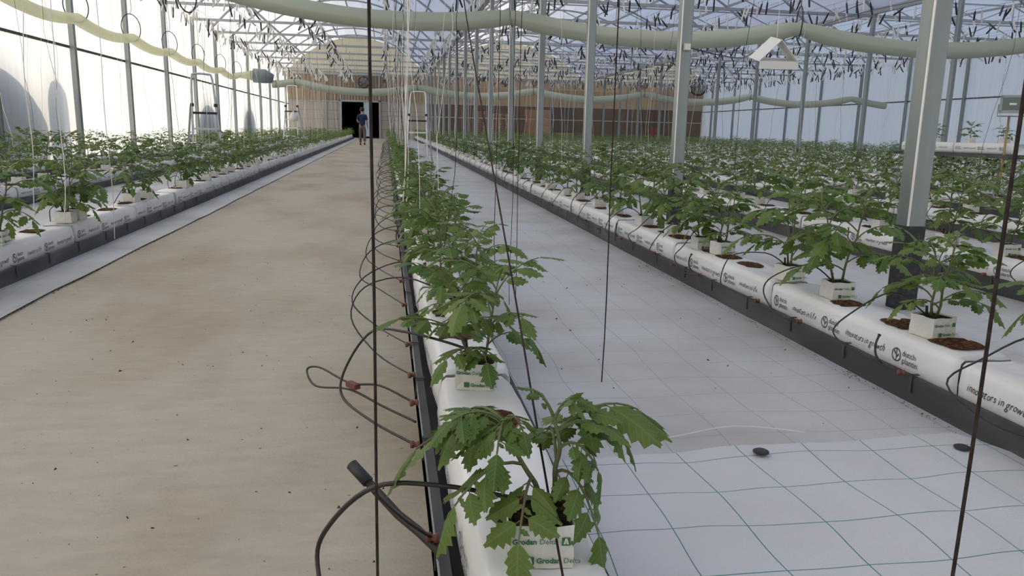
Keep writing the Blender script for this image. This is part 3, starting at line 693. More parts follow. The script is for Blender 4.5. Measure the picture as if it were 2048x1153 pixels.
# ---- lettering
def text_mb(s, size, shear=0.0, narrow=1.0, bold=0.0):
    cu = bpy.data.curves.new('t', 'FONT'); cu.body = s; cu.size = size; cu.shear = shear; cu.resolution_u = 2; cu.offset = bold
    cu.fill_mode = 'FRONT'; o = bpy.data.objects.new('t', cu); COL.objects.link(o)
    dg = bpy.context.evaluated_depsgraph_get(); me = bpy.data.meshes.new_from_object(o.evaluated_get(dg))
    b = MB(); b.add([(v.co.x * narrow, v.co.y, 0) for v in me.vertices], [tuple(p.vertices) for p in me.polygons])
    bpy.data.objects.remove(o); bpy.data.curves.remove(cu); bpy.data.meshes.remove(me); return b
def shift(b, dx, dy): r = MB(); r.v = [(x + dx, y + dy, z) for x, y, z in b.v]; r.f = b.f; r.m = b.m; return r
def width(b): return max(v[0] for v in b.v) if b.v else 0
def logo_mb(r):
    b = MB(); n = 20
    for i in range(n):
        a0, a1 = 2*PI*i/n, 2*PI*(i+1)/n
        b.add([(r*.84*math.cos(a0), r*.84*math.sin(a0), 0), (r*math.cos(a0), r*math.sin(a0), 0), (r*math.cos(a1), r*math.sin(a1), 0), (r*.84*math.cos(a1), r*.84*math.sin(a1), 0)], [(0,1,2,3)])
    b.add([(-.07*r, -.85*r, 0), (.07*r, -.85*r, 0), (.07*r, .85*r, 0), (-.07*r, .85*r, 0)], [(0,1,2,3)])
    b.add([(.07*r, -.45*r, 0), (.62*r, .1*r, 0), (.55*r, .32*r, 0), (.07*r, -.2*r, 0)], [(0,1,2,3)])
    b.add([(-.07*r, -.1*r, 0), (-.07*r, .15*r, 0), (-.55*r, .62*r, 0), (-.62*r, .42*r, 0)], [(0,1,2,3)])
    return b
def script_mb(s, size):       # brush-script like: slanted, tightly spaced, uneven baseline
    b = MB(); x = 0
    for i, ch in enumerate(s):
        if ch == ' ': x += size * 0.20; continue
        g_ = text_mb(ch, size * (1.12 if ch in 'glfht' else 0.98), 0.42, 0.78, 0.0)
        b.join(shift(g_, x, size * 0.05 * math.sin(i * 1.7))); x += width(g_) * 0.90 - size * 0.035
    return b
brand = MB(); brand.join(shift(text_mb('dutch', 0.036), 0.0, 0.005)); brand.join(shift(text_mb('plantin', 0.036), 0.0, -0.026))
lg = MB(); lg.join(logo_mb(0.029)); lg.join(shift(brand, 0.037, 0.0))
sc1 = script_mb('innovators in growth', 0.042); sc2 = script_mb('investors in life', 0.042)
def bag_print(order, L):
    out = []; x = 0.05
    for it in order:
        g_ = {'L': lg, 'A': sc1, 'B': sc2}[it]; w = width(g_) + (0.029 if it == 'L' else 0)
        if x + w > L - 0.02: break
        out.append(('logo' if it == 'L' else 'slogan', shift(g_, x + (0.029 if it == 'L' else 0), 0.0 if it == 'L' else -0.012))); x += w + 0.05
    return out
# ---- grow bags
def bag_side(y, z, sd):       # half width of the bag at (y along, z up)
    s = (z - BAGH * 0.5) / (BAGH * 0.5); e = abs(2 * y / BAGL)
    return BAGW * (1 - 0.16 * abs(s) ** 3.2) * (1 - 0.11 * e ** 14) + 0.006 * mnoise.noise(Vector((y * 3.0, z * 4, sd))) + 0.0035 * mnoise.noise(Vector((y * 11 + z * 30, z * 9, sd + 9)))
def bag_top(y, sd):
    e = abs(2 * y / BAGL); return BAGH * (1 - 0.09 * e ** 10) + 0.007 * mnoise.noise(Vector((y * 4.0, 0.5, sd)))
def bag_mb(sd, hi):
    b = MB(); ny_ = 26 if hi else 8; vs_ = []
    prof = ([(-1, 0.03), (-1, .25), (-1, .5), (-1, .75), (-1, .93), (-.92, 1.0), (-.5, 1.0), (0, 1.0), (.5, 1.0), (.92, 1.0), (1, .93), (1, .75), (1, .5), (1, .25), (1, 0.03)] if hi else
            [(-1, 0.03), (-1, .5), (-1, .9), (-.84, 1.0), (0, 1.0), (.84, 1.0), (1, .9), (1, .5), (1, 0.03)])
    n = len(prof)
    for i in range(ny_ + 1):
        t_ = i / ny_; y = BAGL / 2 * (2 * t_ - 1); y = math.copysign(abs(2*y/BAGL) ** 0.8, y) * BAGL / 2
        zt = bag_top(y, sd)
        for px, pz in prof:
            z = zt * pz; w = bag_side(y, min(z, BAGH), sd)
            dz = (0.006 * mnoise.noise(Vector((y * 6, px * 3, sd + 4))) if hi and abs(px) < 0.9 else 0)
            vs_.append((px * w, y, z + dz))
    fs = [(i*n+j, i*n+j+1, (i+1)*n+j+1, (i+1)*n+j) for i in range(ny_) for j in range(n - 1)]
    fs += [(i*n, (i+1)*n, (i+1)*n+n-1, i*n+n-1) for i in range(ny_)]
    ca_ = len(vs_); vs_ += [(0, -BAGL/2 - .002, BAGH * .5), (0, BAGL/2 + .002, BAGH * .5)]
    fs += [(j, (j + 1) % n, ca_) for j in range(n)] + [(ny_*n + (j + 1) % n, ny_*n + j, ca_ + 1) for j in range(n)]
    b.add(vs_, [f[::-1] for f in fs]); return b
NBV = 4
bag_hi = [bag_mb(3.7 * k + 1, True).mesh('grow_bag', M['bag'], True) for k in range(NBV)]
bag_lo_mb = [bag_mb(3.7 * k + 1, False) for k in range(NBV)]
bag_lo = [q.mesh('grow_bag_far', M['bag'], True) for q in bag_lo_mb]
print_me = {}
orders = ['LALBLA', 'BLALBL', 'LBLALB', 'ALBLAL']
for k in range(NBV):
    for sgn in (-1, 1):       # -1: faces -X, read from far to near; +1: faces +X, read from near to far
        lst = []
        for nm_, pb in bag_print(orders[k], BAGL):
            q = MB()
            for (u, v, _) in pb.v:
                y = (BAGL / 2 - u) if sgn < 0 else (-BAGL / 2 + u); z = 0.098 + v
                q.v.append((sgn * (bag_side(y, z, 3.7 * k + 1) + 0.0022), y, z))
            q.f = pb.f; q.m = pb.m
            lst.append((nm_, q.mesh(nm_, M['ink'])))
        print_me[k, sgn] = lst
def coir_mb(sd, n=9):
    r = random.Random(sd); b = MB(); rim = []; mid = []
    for i in range(n * 2):
        a = 2 * PI * i / (n * 2); q = 1.0 / max(abs(math.cos(a)), abs(math.sin(a)) * 1.0) ** 0.55 * r.uniform(0.86, 1.08)
        rim.append((0.082 * q * math.cos(a), 0.095 * q * math.sin(a), 0.0)); mid.append((0.05 * q * math.cos(a), 0.055 * q * math.sin(a), r.uniform(0.002, 0.012)))
    m_ = n * 2; b.add(rim + mid + [(0, 0, 0.008)], [(i, (i+1) % m_, m_ + (i+1) % m_, m_ + i) for i in range(m_)] + [(m_ + i, m_ + (i+1) % m_, 2*m_) for i in range(m_)])
    return b
coir_mbs = [coir_mb(k) for k in range(4)]; coir_me = [q.mesh('coir', M['coir']) for q in coir_mbs]
ZBAG = 0.05                                       # bag stands on the gutter floor
bags = []; plants = []
YP = {'C': [1.33, 2.34, 3.17, 3.62, 4.35, 4.95, 5.6, 6.3], 'R0': [1.45, 2.0, 2.76, 3.49, 3.98, 4.83, 5.08, 5.75, 6.4, 7.2], 'L1': [2.0, 2.8, 3.6, 4.6, 5.3, 6.48, 6.68, 8.12, 8.5, 9.95, 10.25]}
for key, X, nm, ys in ROWS:
    k = 0; rr_ = random.Random(hash(key) % 1000 if False else sum(map(ord, key)) * 7)
    yb = ys + (0.01 if key in ('C', 'R0') else rr_.uniform(0, .5)); exp = YP.get(key, []); lastp = exp[-1] if exp else -1
    pl_ = list(exp)
    while yb + BAGL < YEND:
        yc = yb + BAGL / 2
        bags.append((key, X, yc, nm, k))
        for off in (0.30, 1.06):
            yp = yb + off + rr_.uniform(-.12, .12)
            if yp > lastp + 0.45: pl_.append(yp)
        yb += BAGP; k += 1
    for i, yp in enumerate(sorted(pl_)):
        plants.append((key, X + rr_.uniform(-.035, .035) - (0.02 if key.startswith('R') else -0.02 if key != 'C' else 0), yp, nm))
def near_rank(L, z, mg):
    q = []
    for it in L:
        if seen(it[1], it[2], z, mg): q.append((pix(it[1], it[2], z)[2], it))
    q.sort(key=lambda a: a[0]); return [a[1] for a in q]
bq = near_rank(bags, 0.2, 600); pq = near_rank(plants, 0.4, 300)
cnt = {}
far_b = MB()
for i, (key, X, yc, nm, k) in enumerate(bq):
    sd = (k * 3 + int(abs(X) * 7)) % NBV; z = gz(yc) + ZBAG; d = pix(X, yc, 0.2)[2]
    rz = 0.012 * math.sin(k * 2.3 + X)
    if i < 300:
        cnt[key] = cnt.get(key, 0) + 1
        o = obj('grow_bag', bag_hi[sd] if d < 14 else bag_lo[sd], None, (X, yc, z), rz)
        tag(o, 'white grow bag in the %s, %s from the camera' % (nm, nth(cnt[key])), 'grow bag', 'grow bags in rows')
        if d < 22:
            for nm_, me_ in print_me[sd, 1 if key.startswith('L') else -1]: obj(nm_, me_, o)
            pp = sorted([p[2] for p in plants if p[0] == key and abs(p[2] - yc) < BAGL / 2 - 0.09])
            spots = [q + (0.12 if key == 'C' else -0.13) for q in pp] + [yc + 0.30, yc - 0.25]
            used = []
            for q in spots:
                if abs(q - yc) < BAGL/2 - 0.12 and all(abs(q - u) > 0.24 for u in used):
                    used.append(q); sx = R0.uniform(0.75, 1.1)
                    obj('coir_opening', coir_me[int(q * 10) % 4], o, (R0.uniform(-.02, .01), q - yc, bag_top(q - yc, 3.7*sd + 1) + 0.003), 0, (sx, R0.uniform(0.8, 1.25), 1))
    else:
        far_b.join(bag_lo_mb[sd], Matrix.Translation((X, yc, z)))
if far_b.v: tag(far_b.build('distant_grow_bags', M['bag'], smooth=True), 'white grow bags in the most distant stretches of the rows', 'grow bags', kind='stuff')

# ---- tomato plants
def leaflet(L, Wd, res, r):
    """returns verts (x along, y across, z up), faces, uv"""
    vs_, fs, uv = [], [], []
    if res == 'hi':
        N = 5; curl = r.uniform(0.10, 0.32); fold = r.uniform(0.15, 0.45)
        prof = lambda t_: Wd / 2 * (math.sin(PI * min(1, t_ * 0.97 + 0.03)) ** 0.75) * (1.15 - 0.45 * t_)
        zf = lambda x, y: -curl * x * x / L - fold * abs(y) + 0.12 * abs(y) * math.sin(6 * x / L)
        mids = [L * i / N for i in range(N + 1)]
        for x in mids: vs_.append((x, 0, zf(x, 0))); uv.append((x / L, 0))
        for s in (1, -1):
            edge = []
            for i in range(N):
                for (tt, kk) in (((i + 0.42) / N, 0.80), ((i + 0.86) / N, 1.18)):
                    w = prof(tt) * kk * r.uniform(0.9, 1.1); x = L * tt + (0.05 * L if kk > 1 else 0); y = s * w
                    edge.append(len(vs_)); vs_.append((x, y, zf(x, y))); uv.append((tt, s * min(1, w / (Wd * .5))))
            for i in range(N):
                a, b_ = i, i + 1; e0, e1 = edge[2*i], edge[2*i+1]
                tri = [(a, b_, e0), (b_, e1, e0)]
                if i + 1 < N: tri.append((b_, edge[2*i+2], e1))
                fs += [q[::-1] for q in tri] if s > 0 else tri
    elif res == 'mid':
        c = r.uniform(.1, .3)
        P = [(0, 0), (.22, .42), (.38, .30), (.55, .44), (.72, .22), (1, 0), (.72, -.22), (.55, -.44), (.38, -.30), (.22, -.42)]
        for x, y in P: vs_.append((x * L, y * Wd, -c * x * x * L - .3 * abs(y) * Wd)); uv.append((x, y))
        vs_.append((.5 * L, 0, -c * .25 * L)); uv.append((.5, 0)); fs = [(i, (i+1) % 10, 10)[::-1] for i in range(10)]
    else:
        c = r.uniform(.1, .3); P = [(0, 0), (.45, .42), (1, 0), (.45, -.42)]
        for x, y in P: vs_.append((x * L, y * Wd, -c * x * x * L - .2 * abs(y) * Wd)); uv.append((x, y))
        fs = [(0, 2, 1), (0, 3, 2)]
    return vs_, fs, uv
class LB(MB):
    def __init__(s): super().__init__(); s.uv = []
    def put(s, vs_, fs, uv, Mx, mi=0):
        s.add([tuple(Mx @ Vector(v)) for v in vs_], fs, mi); s.uv.extend(uv)
    def pad(s): s.uv.extend([(0.5, 0.3)] * (len(s.v) - len(s.uv)))
    def mesh(s, name, mats, smooth=False):
        s.pad(); me = super().mesh(name, mats, smooth); l = me.uv_layers.new(name='leaf')
        idx = [0] * len(me.loops); me.loops.foreach_get('vertex_index', idx)
        fl = []
        for i in idx: fl.extend(s.uv[i])
        l.data.foreach_set('uv', fl); return me
def leaf_geo(B, base, az, L, e0, e1, res, r, mi_leaf=0, mi_stem=1, twist=0.0, path=None):
    n = 7 if res == 'hi' else 4 if res == 'mid' else 3; pts = [Vector(base)]; dirs = []
    if path is not None:
        a_, b_, c_ = [Vector(q) for q in path]
        pts = [a_ * (1 - t_) ** 2 + b_ * 2 * t_ * (1 - t_) + c_ * t_ * t_ for t_ in [i / n for i in range(n + 1)]]
        dirs = [(pts[i+1] - pts[i]).normalized() for i in range(n)]; L = sum((pts[i+1] - pts[i]).length for i in range(n))
    else:
        for i in range(n):
            t_ = i / (n - 1); el = e0 + (e1 - e0) * t_; azz = az + twist * t_
            d = Vector((math.cos(azz) * math.cos(el), math.sin(azz) * math.cos(el), math.sin(el))); dirs.append(d); pts.append(pts[-1] + d * L / n)
    if res != 'lo': B.tube(pts, [0.0032 * (1 - 0.6 * i / n) + 0.0006 for i in range(n + 1)], 5 if res == 'hi' else 3, mi_stem, cap=False); B.pad()
    def at(t_):
        q = t_ * n; i = min(int(q), n - 1); return pts[i].lerp(pts[i+1], q - i), dirs[i]
    def frame(p, d, ang, droop, roll):
        up = Vector((0, 0, 1)); side = d.cross(up)
        if side.length < 1e-3: side = Vector((1, 0, 0))
        side.normalize(); nn = side.cross(d).normalized()
        x = d * math.cos(ang) - side * math.sin(ang); x = (x - nn * droop).normalized()
        y = nn.cross(x).normalized(); z = x.cross(y)
        Mx = Matrix(((x.x, y.x, z.x, p.x), (x.y, y.y, z.y, p.y), (x.z, y.z, z.z, p.z), (0, 0, 0, 1)))
        return Mx @ Matrix.Rotation(roll, 4, 'X')
    LL = (0.41 if path is None else 0.50) * L
    p, d = at(1.0); v = leaflet(LL * 1.15, LL * 0.68, res, r); B.put(*v, frame(p, d, 0, 0.15, r.uniform(-.2, .2)), mi_leaf)
    prs = [(0.80, 0.88), (0.56, 1.0), (0.30, 0.74)] if res != 'lo' else [(0.75, 0.95), (0.42, 1.05)]
    for t_, k in prs:
        for s in (1, -1):
            tt = t_ + r.uniform(-.04, .04); p, d = at(tt); q = k * r.uniform(.8, 1.12)
            ang = s * r.uniform(0.85, 1.25); Mx = frame(p, d, ang, r.uniform(0.0, 0.45), s * r.uniform(-.35, .25))
            if res == 'hi':
                B.tube([p, p + Mx.to_3x3() @ Vector((0.014, 0, 0))], 0.0012, 4, mi_stem, cap=False); B.pad(); Mx = Mx @ Matrix.Translation((0.012, 0, 0))
            B.put(*leaflet(LL * q, LL * q * (0.62 if res != 'lo' else .62), res, r), Mx, mi_leaf)
    if res == 'hi':
        for t_ in (0.46, 0.69, 0.90):
            for s in (1, -1):
                if r.random() < 0.7:
                    p, d = at(t_ + r.uniform(-.03, .03)); B.put(*leaflet(LL * .28, LL * .16, 'mid', r), frame(p, d, s * 1.1, r.uniform(0, .4), 0), mi_leaf)
def plant_spec(sd, H=0.36):
    """two stems, leaves in a spiral; the spec is shared by every level of detail"""
    r = random.Random(sd); stems = []; leaves = []
    a0 = r.uniform(0, PI)
    for s in (0, 1):
        a = a0 + s * PI + r.uniform(-.4, .4); ln = r.uniform(0.04, 0.10); hh = H * r.uniform(0.72, 1.05)
        pts = [Vector((0.022 * math.cos(a), 0.022 * math.sin(a), 0.075))]
        for i in range(1, 6):
            t_ = i / 5; pts.append(Vector(((0.022 + ln * t_) * math.cos(a) + r.uniform(-.008, .008), (0.022 + ln * t_) * math.sin(a) + r.uniform(-.008, .008), 0.075 + hh * t_)))
        stems.append(pts); nl = r.choice((8, 9, 9)); az = r.uniform(0, 6.28)
        for k in range(nl):
            t_ = 0.16 + 0.84 * k / (nl - 1); q = t_ * 5; i = min(int(q), 4); p = pts[i].lerp(pts[i+1], q - i)
            L = H * (0.58 if k < nl - 2 else 0.42 if k == nl - 2 else 0.28) * r.uniform(0.8, 1.15)
            e0 = 0.55 + 0.5 * t_ + r.uniform(-.15, .15); e1 = e0 - r.uniform(0.7, 1.5) * (1.15 - 0.45 * t_)
            leaves.append((p, az, L, e0, e1, r.uniform(-.4, .4))); az += 2.4 + r.uniform(-.35, .35)
    return stems, leaves
def block_parts():
    h = 0.055; H_ = 0.085; b = MB()
    def ring(z, k, n=1): return [(-h*k, -h*k, z), (h*k, -h*k, z), (h*k, h*k, z), (-h*k, h*k, z)]
    b.box(-h, h, -h, h, 0.0, H_ - 0.006); wr = MB()
    vs_ = []; n = 6; pts = []
    for s in range(4):
        for i in range(n):
            t_ = i / n; c = [(-1, -1), (1, -1), (1, 1), (-1, 1)]; a, e = c[s], c[(s + 1) % 4]
            pts.append((a[0] + (e[0] - a[0]) * t_, a[1] + (e[1] - a[1]) * t_))
    k = len(pts)
    for j, z in enumerate((0.004, 0.03, 0.06, H_ + 0.004)):
        for i, (x, y) in enumerate(pts):
            w = h + 0.003 + 0.0014 * math.sin(i * 2.1 + j * 1.7) + (0.002 if j == 3 else 0); vs_.append((x * w, y * w, z + (0.002 * math.sin(i * 1.3) if j == 3 else 0)))
    wr.add(vs_, [(j*k+i, j*k+(i+1) % k, (j+1)*k+(i+1) % k, (j+1)*k+i) for j in range(3) for i in range(k)])
    top = MB(); m_ = 7
    top.grid(m_, m_, lambda u, v: ((u - .5) * 2 * h, (v - .5) * 2 * h, H_ - 0.006 + 0.010 * mnoise.noise(Vector((u * 7, v * 7, 2))) + 0.004))
    return b, wr, top
bb, bw, bt = block_parts()
wool_me = bb.mesh('block_core', M['wool']); wrap_me = bw.mesh('wrapper', M['wrap']); top_me = bt.mesh('substrate', M['moss'], True)
# wrapper print: small green squares and words on two lines, on the two sides that carry it
gl_ = MB(); s_ = 0.016
gl_.add([(0, 0, 0), (s_, 0, 0), (s_, s_, 0), (0, s_, 0)], [(0, 1, 2, 3)])
wpr = MB()
tx = text_mb('Grodan', 0.0145, 0, 1.0, 0.0005); td = text_mb('Delta', 0.0145)
def wline(x, z):
    q = MB(); q.join(shift(gl_, x, z - 0.003)); q.join(shift(tx, x + 0.020, z)); q.join(shift(td, x + 0.020 + width(tx) + 0.005, z)); return q
ln = MB(); ln.join(wline(-0.030, 0.016)); ln.join(shift(tx, -0.055, 0.054)); ln.join(shift(td, -0.055 + width(tx) + 0.005, 0.054)); ln.join(shift(gl_, 0.036, 0.051))
for face in (0, 1):
    for (u, v, _) in ln.v:
        wpr.v.append((u, -0.0612, v) if face == 0 else (0.0612, u, v))
nv = len(ln.v)
for face in (0, 1):
    wpr.f += [tuple(i + face * nv for i in f) for f in ln.f]; wpr.m += ln.m
# white arrow inside each green square
wprint = wpr.mesh('print', M['inkg'])
arw = MB()
for (sx, sz) in ((-0.030, 0.013), (0.036, 0.051)):
    for face in (0, 1):
        P = [(sx + .003, sz + .003), (sx + .007, sz + .003), (sx + .008, sz + .013), (sx + .009, sz + .003), (sx + .013, sz + .003), (sx + .0095, sz + .0145), (sx + .0065, sz + .0145)]
        arw.add([(u, -0.0616, v) if face == 0 else (0.0616, u, v) for u, v in P], [tuple(range(7))])
arrow_me = arw.mesh('arrow_mark', M['wrap'])
NV = 8
specs = [plant_spec(100 + 13 * k, [0.40, 0.44, 0.37, 0.46, 0.41, 0.38, 0.43, 0.35][k]) for k in range(NV)]
def stem_mb(stems, res):
    b = LB()
    for pts in stems: b.tube(pts, [0.0062, 0.0056, 0.005, 0.0044, 0.0036, 0.0024], 7 if res == 'hi' else 3, 0)
    return b
leaf_hi = {}; stem_hi = []; fol_mid = []; one_lo_mb = []; one_lo = []
for k, (stems, leaves) in enumerate(specs):
    stem_hi.append(stem_mb(stems, 'hi').mesh('stem', M['stem'], True))
    r = random.Random(k)
    for j, (p, az, L, e0, e1, tw) in enumerate(leaves):
        B = LB(); leaf_geo(B, (0, 0, 0), az, L, e0, e1, 'hi', r, twist=tw); leaf_hi[k, j] = B.mesh('leaf', [M['leaf'], M['stem']])
    B = LB()
    for (p, az, L, e0, e1, tw) in leaves: leaf_geo(B, p, az, L, e0, e1, 'mid', r, twist=tw)
    fol_mid.append(B.mesh('foliage', [M['leaf'], M['stem']]))
    B = LB()
    for (p, az, L, e0, e1, tw) in leaves: leaf_geo(B, p, az, L * .92, e0, e1, 'lo', r, twist=tw)
    for pts in stems: B.tube([pts[0], pts[-1]], 0.005, 3, 1, cap=False); B.pad()
    h = 0.058; B.box(-h, h, -h, h, 0, 0.085, 2); B.box(-h + .006, h - .006, -h + .006, h - .006, 0.084, 0.087, 3); B.pad()
    one_lo_mb.append(B); one_lo.append(B.mesh('tomato_plant', [M['leaf'], M['stem'], M['wrap'], M['moss']]))
def plant_base(key, X, y):
    return bag_z(key, X, y)
bag_at = {}
for key, X, yc, nm, k in bags: bag_at.setdefault(key, []).append((yc, (k * 3 + int(abs(X) * 7)) % NBV))
def bag_z(key, X, y):
    yc, sd = min(bag_at[key], key=lambda a: abs(a[0] - y)); q = max(-BAGL/2 + .02, min(BAGL/2 - .02, y - yc))
    return gz(yc) + ZBAG + bag_top(q, 3.7 * sd + 1) - 0.002
far_p = LB(); pc = {}
hero = []
for i, (key, X, y, nm) in enumerate(pq):
    d = pix(X, y, .4)[2]; k = (i * 5 + int(y * 3)) % NV; z = bag_z(key, X, y); rz = R0.uniform(0, 6.28); br = R0.uniform(-.25, .35)
    if i < 300:
        pc[key] = pc.get(key, 0) + 1
        lab = 'young tomato plant in the %s, %s from the camera' % (nm, nth(pc[key]))
        if key == 'C' and pc[key] == 1:
            e = empty('tomato_plant', (X, y, z), 0); hero.append((e, X, y, z)); tag(e, 'large sprawling tomato plant in the nearest block at bottom centre', 'plant', 'tomato plants'); continue
        if d < 7.5:
            e = empty('tomato_plant', (X, y, z), 0); tag(e, lab, 'plant', 'tomato plants'); sc = R0.uniform(.92, 1.1) * (0.84 if key == 'C' else 1)
            blk = obj('grow_block', wool_me, e, None, br); obj('wrapper', wrap_me, blk); obj('substrate', top_me, blk)
            if d < 5.5: obj('print', wprint, blk)['kind'] = 'stuff'
            obj('stem', stem_hi[k], e, (0, 0, 0.0), rz, sc)
            Rz = Matrix.Rotation(rz, 3, 'Z')
            for j, (p, az, L, e0, e1, tw) in enumerate(specs[k][1]): obj('leaf', leaf_hi[k, j], e, Rz @ (p * sc), rz, sc)
        elif d < 15:
            e = empty('tomato_plant', (X, y, z), 0); tag(e, lab, 'plant', 'tomato plants'); sc = R0.uniform(.92, 1.12) * (0.88 if key == 'C' else 1)
            blk = obj('grow_block', wool_me, e, None, br); obj('wrapper', wrap_me, blk); obj('substrate', top_me, blk)
            obj('stem', stem_hi[k], e, None, rz, sc); obj('foliage', fol_mid[k], e, None, rz, sc)
        else:
            o = obj('tomato_plant', one_lo[k], None, (X, y, z), rz, R0.uniform(.85, 1.05) * (.95 if key == 'C' else 1)); tag(o, lab, 'plant', 'tomato plants')
    else:
        Mx = Matrix.Translation((X, y, z)) @ Matrix.Rotation(rz, 4, 'Z') @ Matrix.Scale(R0.uniform(.82, 1.02), 4)
        src = one_lo_mb[k]; src.pad(); far_p.pad(); far_p.join(src, Mx); far_p.uv.extend(src.uv)
if far_p.v: tag(obj('distant_tomato_plants', far_p.mesh('distant_tomato_plants', [M['leaf'], M['stem'], M['wrap'], M['moss']])), 'mass of young tomato plants far down the rows', 'plants', kind='stuff')
# ------------------------------------------------------------------ the nearest plant, leaf by leaf
e, X, y, z = hero[0]
blk = obj('grow_block', wool_me, e, None, -0.10); obj('wrapper', wrap_me, blk); obj('substrate', top_me, blk); obj('print', wprint, blk)['kind'] = 'stuff'; obj('arrow_mark', arrow_me, blk)['kind'] = 'stuff'
hs1 = [Vector(p) for p in ((.028, .03, .08), (.036, .034, .12), (.034, .03, .16), (.042, .03, .20), (.036, .034, .235), (.03, .04, .26))]
hs2 = [Vector(p) for p in ((-.008, .035, .08), (.0, .03, .12), (-.02, .035, .155), (-.04, .04, .19), (-.055, .045, .225), (-.065, .05, .25))]
B = LB()
for q in (hs1, hs2): B.tube(smooth_path(q, 3), [0.0062 - 0.0002 * i for i in range(16)], 8)
obj('stem', B.mesh('stem', M['stem'], True), e)
r = random.Random(5)
HL = [((-.055, .045, .225), (-.29, .11, .17), .06), ((.036, .034, .235), (.29, .15, .24), .06), ((.036, .034, .15), (.13, -.07, .02), .09), ((-.03, .035, .17), (-.21, -.04, .10), .06),
      ((-.01, .03, .14), (-.07, -.125, .05), .07), ((.03, .04, .26), (-.02, .05, .33), .02), ((-.065, .05, .25), (-.17, .20, .20), .06), ((.03, .04, .25), (.075, .01, .31), .04),
      ((-.06, .05, .24), (-.19, .2, .20), .05), ((.04, .03, .20), (.13, -.03, .16), .06), ((-.06, .045, .24), (-.10, -.07, .22), .06), ((.035, .034, .22), (.16, .20, .19), .06),
      ((-.065, .05, .25), (-.03, -.04, .26), .04), ((.036, .03, .18), (.04, .17, .20), .06), ((-.05, .045, .21), (-.16, .07, .25), .05), ((.03, .04, .255), (.12, .09, .29), .04),
      ((-.065, .05, .25), (-.2, .02, .27), .04), ((.036, .034, .235), (.21, .04, .21), .05), ((-.05, .045, .2), (-.12, .22, .15), .05)]
for a_, c_, up in HL:
    a_ = Vector(a_); c_ = Vector(c_); c2 = a_ + (c_ - a_) * 0.74; mid = (a_ + c2) / 2 + Vector((0, 0, up))
    B = LB(); leaf_geo(B, a_, 0, 0, 0, 0, 'hi', r, path=((0, 0, 0), mid - a_, c2 - a_)); obj('leaf', B.mesh('leaf', [M['leaf'], M['stem']]), e, a_)

# ------------------------------------------------------------------ drip lines
def conn_mb(): b = MB(); b.lathe([(0.004, -.014), (0.012, -.012), (0.012, -.004), (0.008, -.002), (0.008, .006), (0.012, .008), (0.012, .014), (0.004, .016)], 8, 0, Matrix.Rotation(PI/2, 4, 'Y')); return b
conn_me = conn_mb().mesh('connector', M['rust'], True)
peg = MB(); peg.tube([(0, 0, 0.035), (0.004, 0, 0.0), (0.008, 0, -0.035)], [0.006, 0.0055, 0.003], 6); peg_me = peg.mesh('peg', M['darkplastic'])
def drip(path, label, r=0.0042, n=6, conn=True, end=True, sides=6):
    P = smooth_path(path, n); p0 = P[0]; b = MB(); b.tube([q - p0 for q in P], r, sides)
    o = obj('drip_line', b.mesh('drip_line', M['tube'], True), None, p0); tag(o, label, 'drip line', 'drip lines')
    if conn: obj('connector', conn_me, o, (0, 0, 0), R0.uniform(-.5, .5))
    if end: obj('peg', peg_me, o, P[-1] - p0)
    return o
def row_path(key, X, y, z, rr):
    a = rr.uniform(.75, 1.25); j = lambda s: rr.uniform(-s, s); g_ = gz(y)
    if key == 'C':
        return [(.085, y - .30*a, g_ + .11), (-.05, y - .02, g_ + .12 + j(.02)), (-.14*a, y + .13*a + j(.05), g_ + .19 + j(.03)), (-.09*a, y + .22*a, g_ + .32 + j(.03)), (.08, y + .13 + j(.04), z + .15), (X - .025, y + .01, z + .09)]
    return [(X - .185, y - .05 + j(.1), g_ + .118), (X - .215, y + .17*a, g_ + .11 + j(.02)), (X - .24 + j(.03), y + .33*a, g_ + .17 + j(.03)), (X - .20 + j(.03), y + .30*a, g_ + .29 + j(.04)), (X - .10, y + .14 + j(.04), z + .15 + j(.03)), (X - .028, y + .012, z + .09)]
drip([(.24, 1.37, .325), (.10, 1.40, .345), (-.03, 1.43, .335), (-.125, 1.50, .22), (-.150, 1.51, .13), (-.10, 1.38, .05), (.03, 1.22, .06), (.085, 1.12, .10)], 'thick black drip line bent over the path beside the nearest plant', 0.0052)
drip([(.092, 1.60, .125), (.03, 1.53, .21), (-.03, 1.437, .32)], 'short straight drip line from the nearest red-brown plug at bottom centre', 0.0045, end=False)
o = drip([(.082, 2.477, .128), (-.03, 2.60, .15), (-.136, 2.70, .13), (-.26, 2.93, .12), (-.315, 3.0, .09), (-.27, 2.86, .07), (-.14, 2.69, .11), (-.02, 2.53, .10), (.085, 2.40, .09)], 'long folded drip line clamped with a brown sleeve lying over the path', 0.0042, end=False)
b = MB(); b.box(-.028, .028, -.012, .012, -.009, .009); q = b.build('clamp_sleeve', M['rust'], o); q.location = Vector((-.125, 2.68, .128)) - o.location; q.rotation_euler = (0, 0, 2.2)
drip([(.074, 2.167, .11), (-.06, 2.38, .11), (-.161, 2.605, .12), (-.14, 2.64, .22), (-.053, 2.62, .34), (.06, 2.50, .365), (.17, 2.40, .36), (.24, 2.36, .345)], 'angular drip line rising over the path to the second block', 0.0046)
e = empty('feed_pipe', (.104, 1.59, .10)); tag(e, 'thick black feed pipe stub with end cap leaning over the path', 'pipe')
b = MB(); b.tube([(0.02, -.03, -.03), (0, 0, 0), (-.04, .05, .02), (-.085, .095, .04), (-.165, .175, .10)], [.011, .011, .0115, .011, .011], 10); b.build('pipe', M['tube'], e, True)
b = MB(); b.tube([(-.155, .165, .0925), (-.195, .205, .122)], .0145, 10); b.build('end_cap', M['darkplastic'], e, True)
dcount = {}; nd_ = 0; far_d = MB()
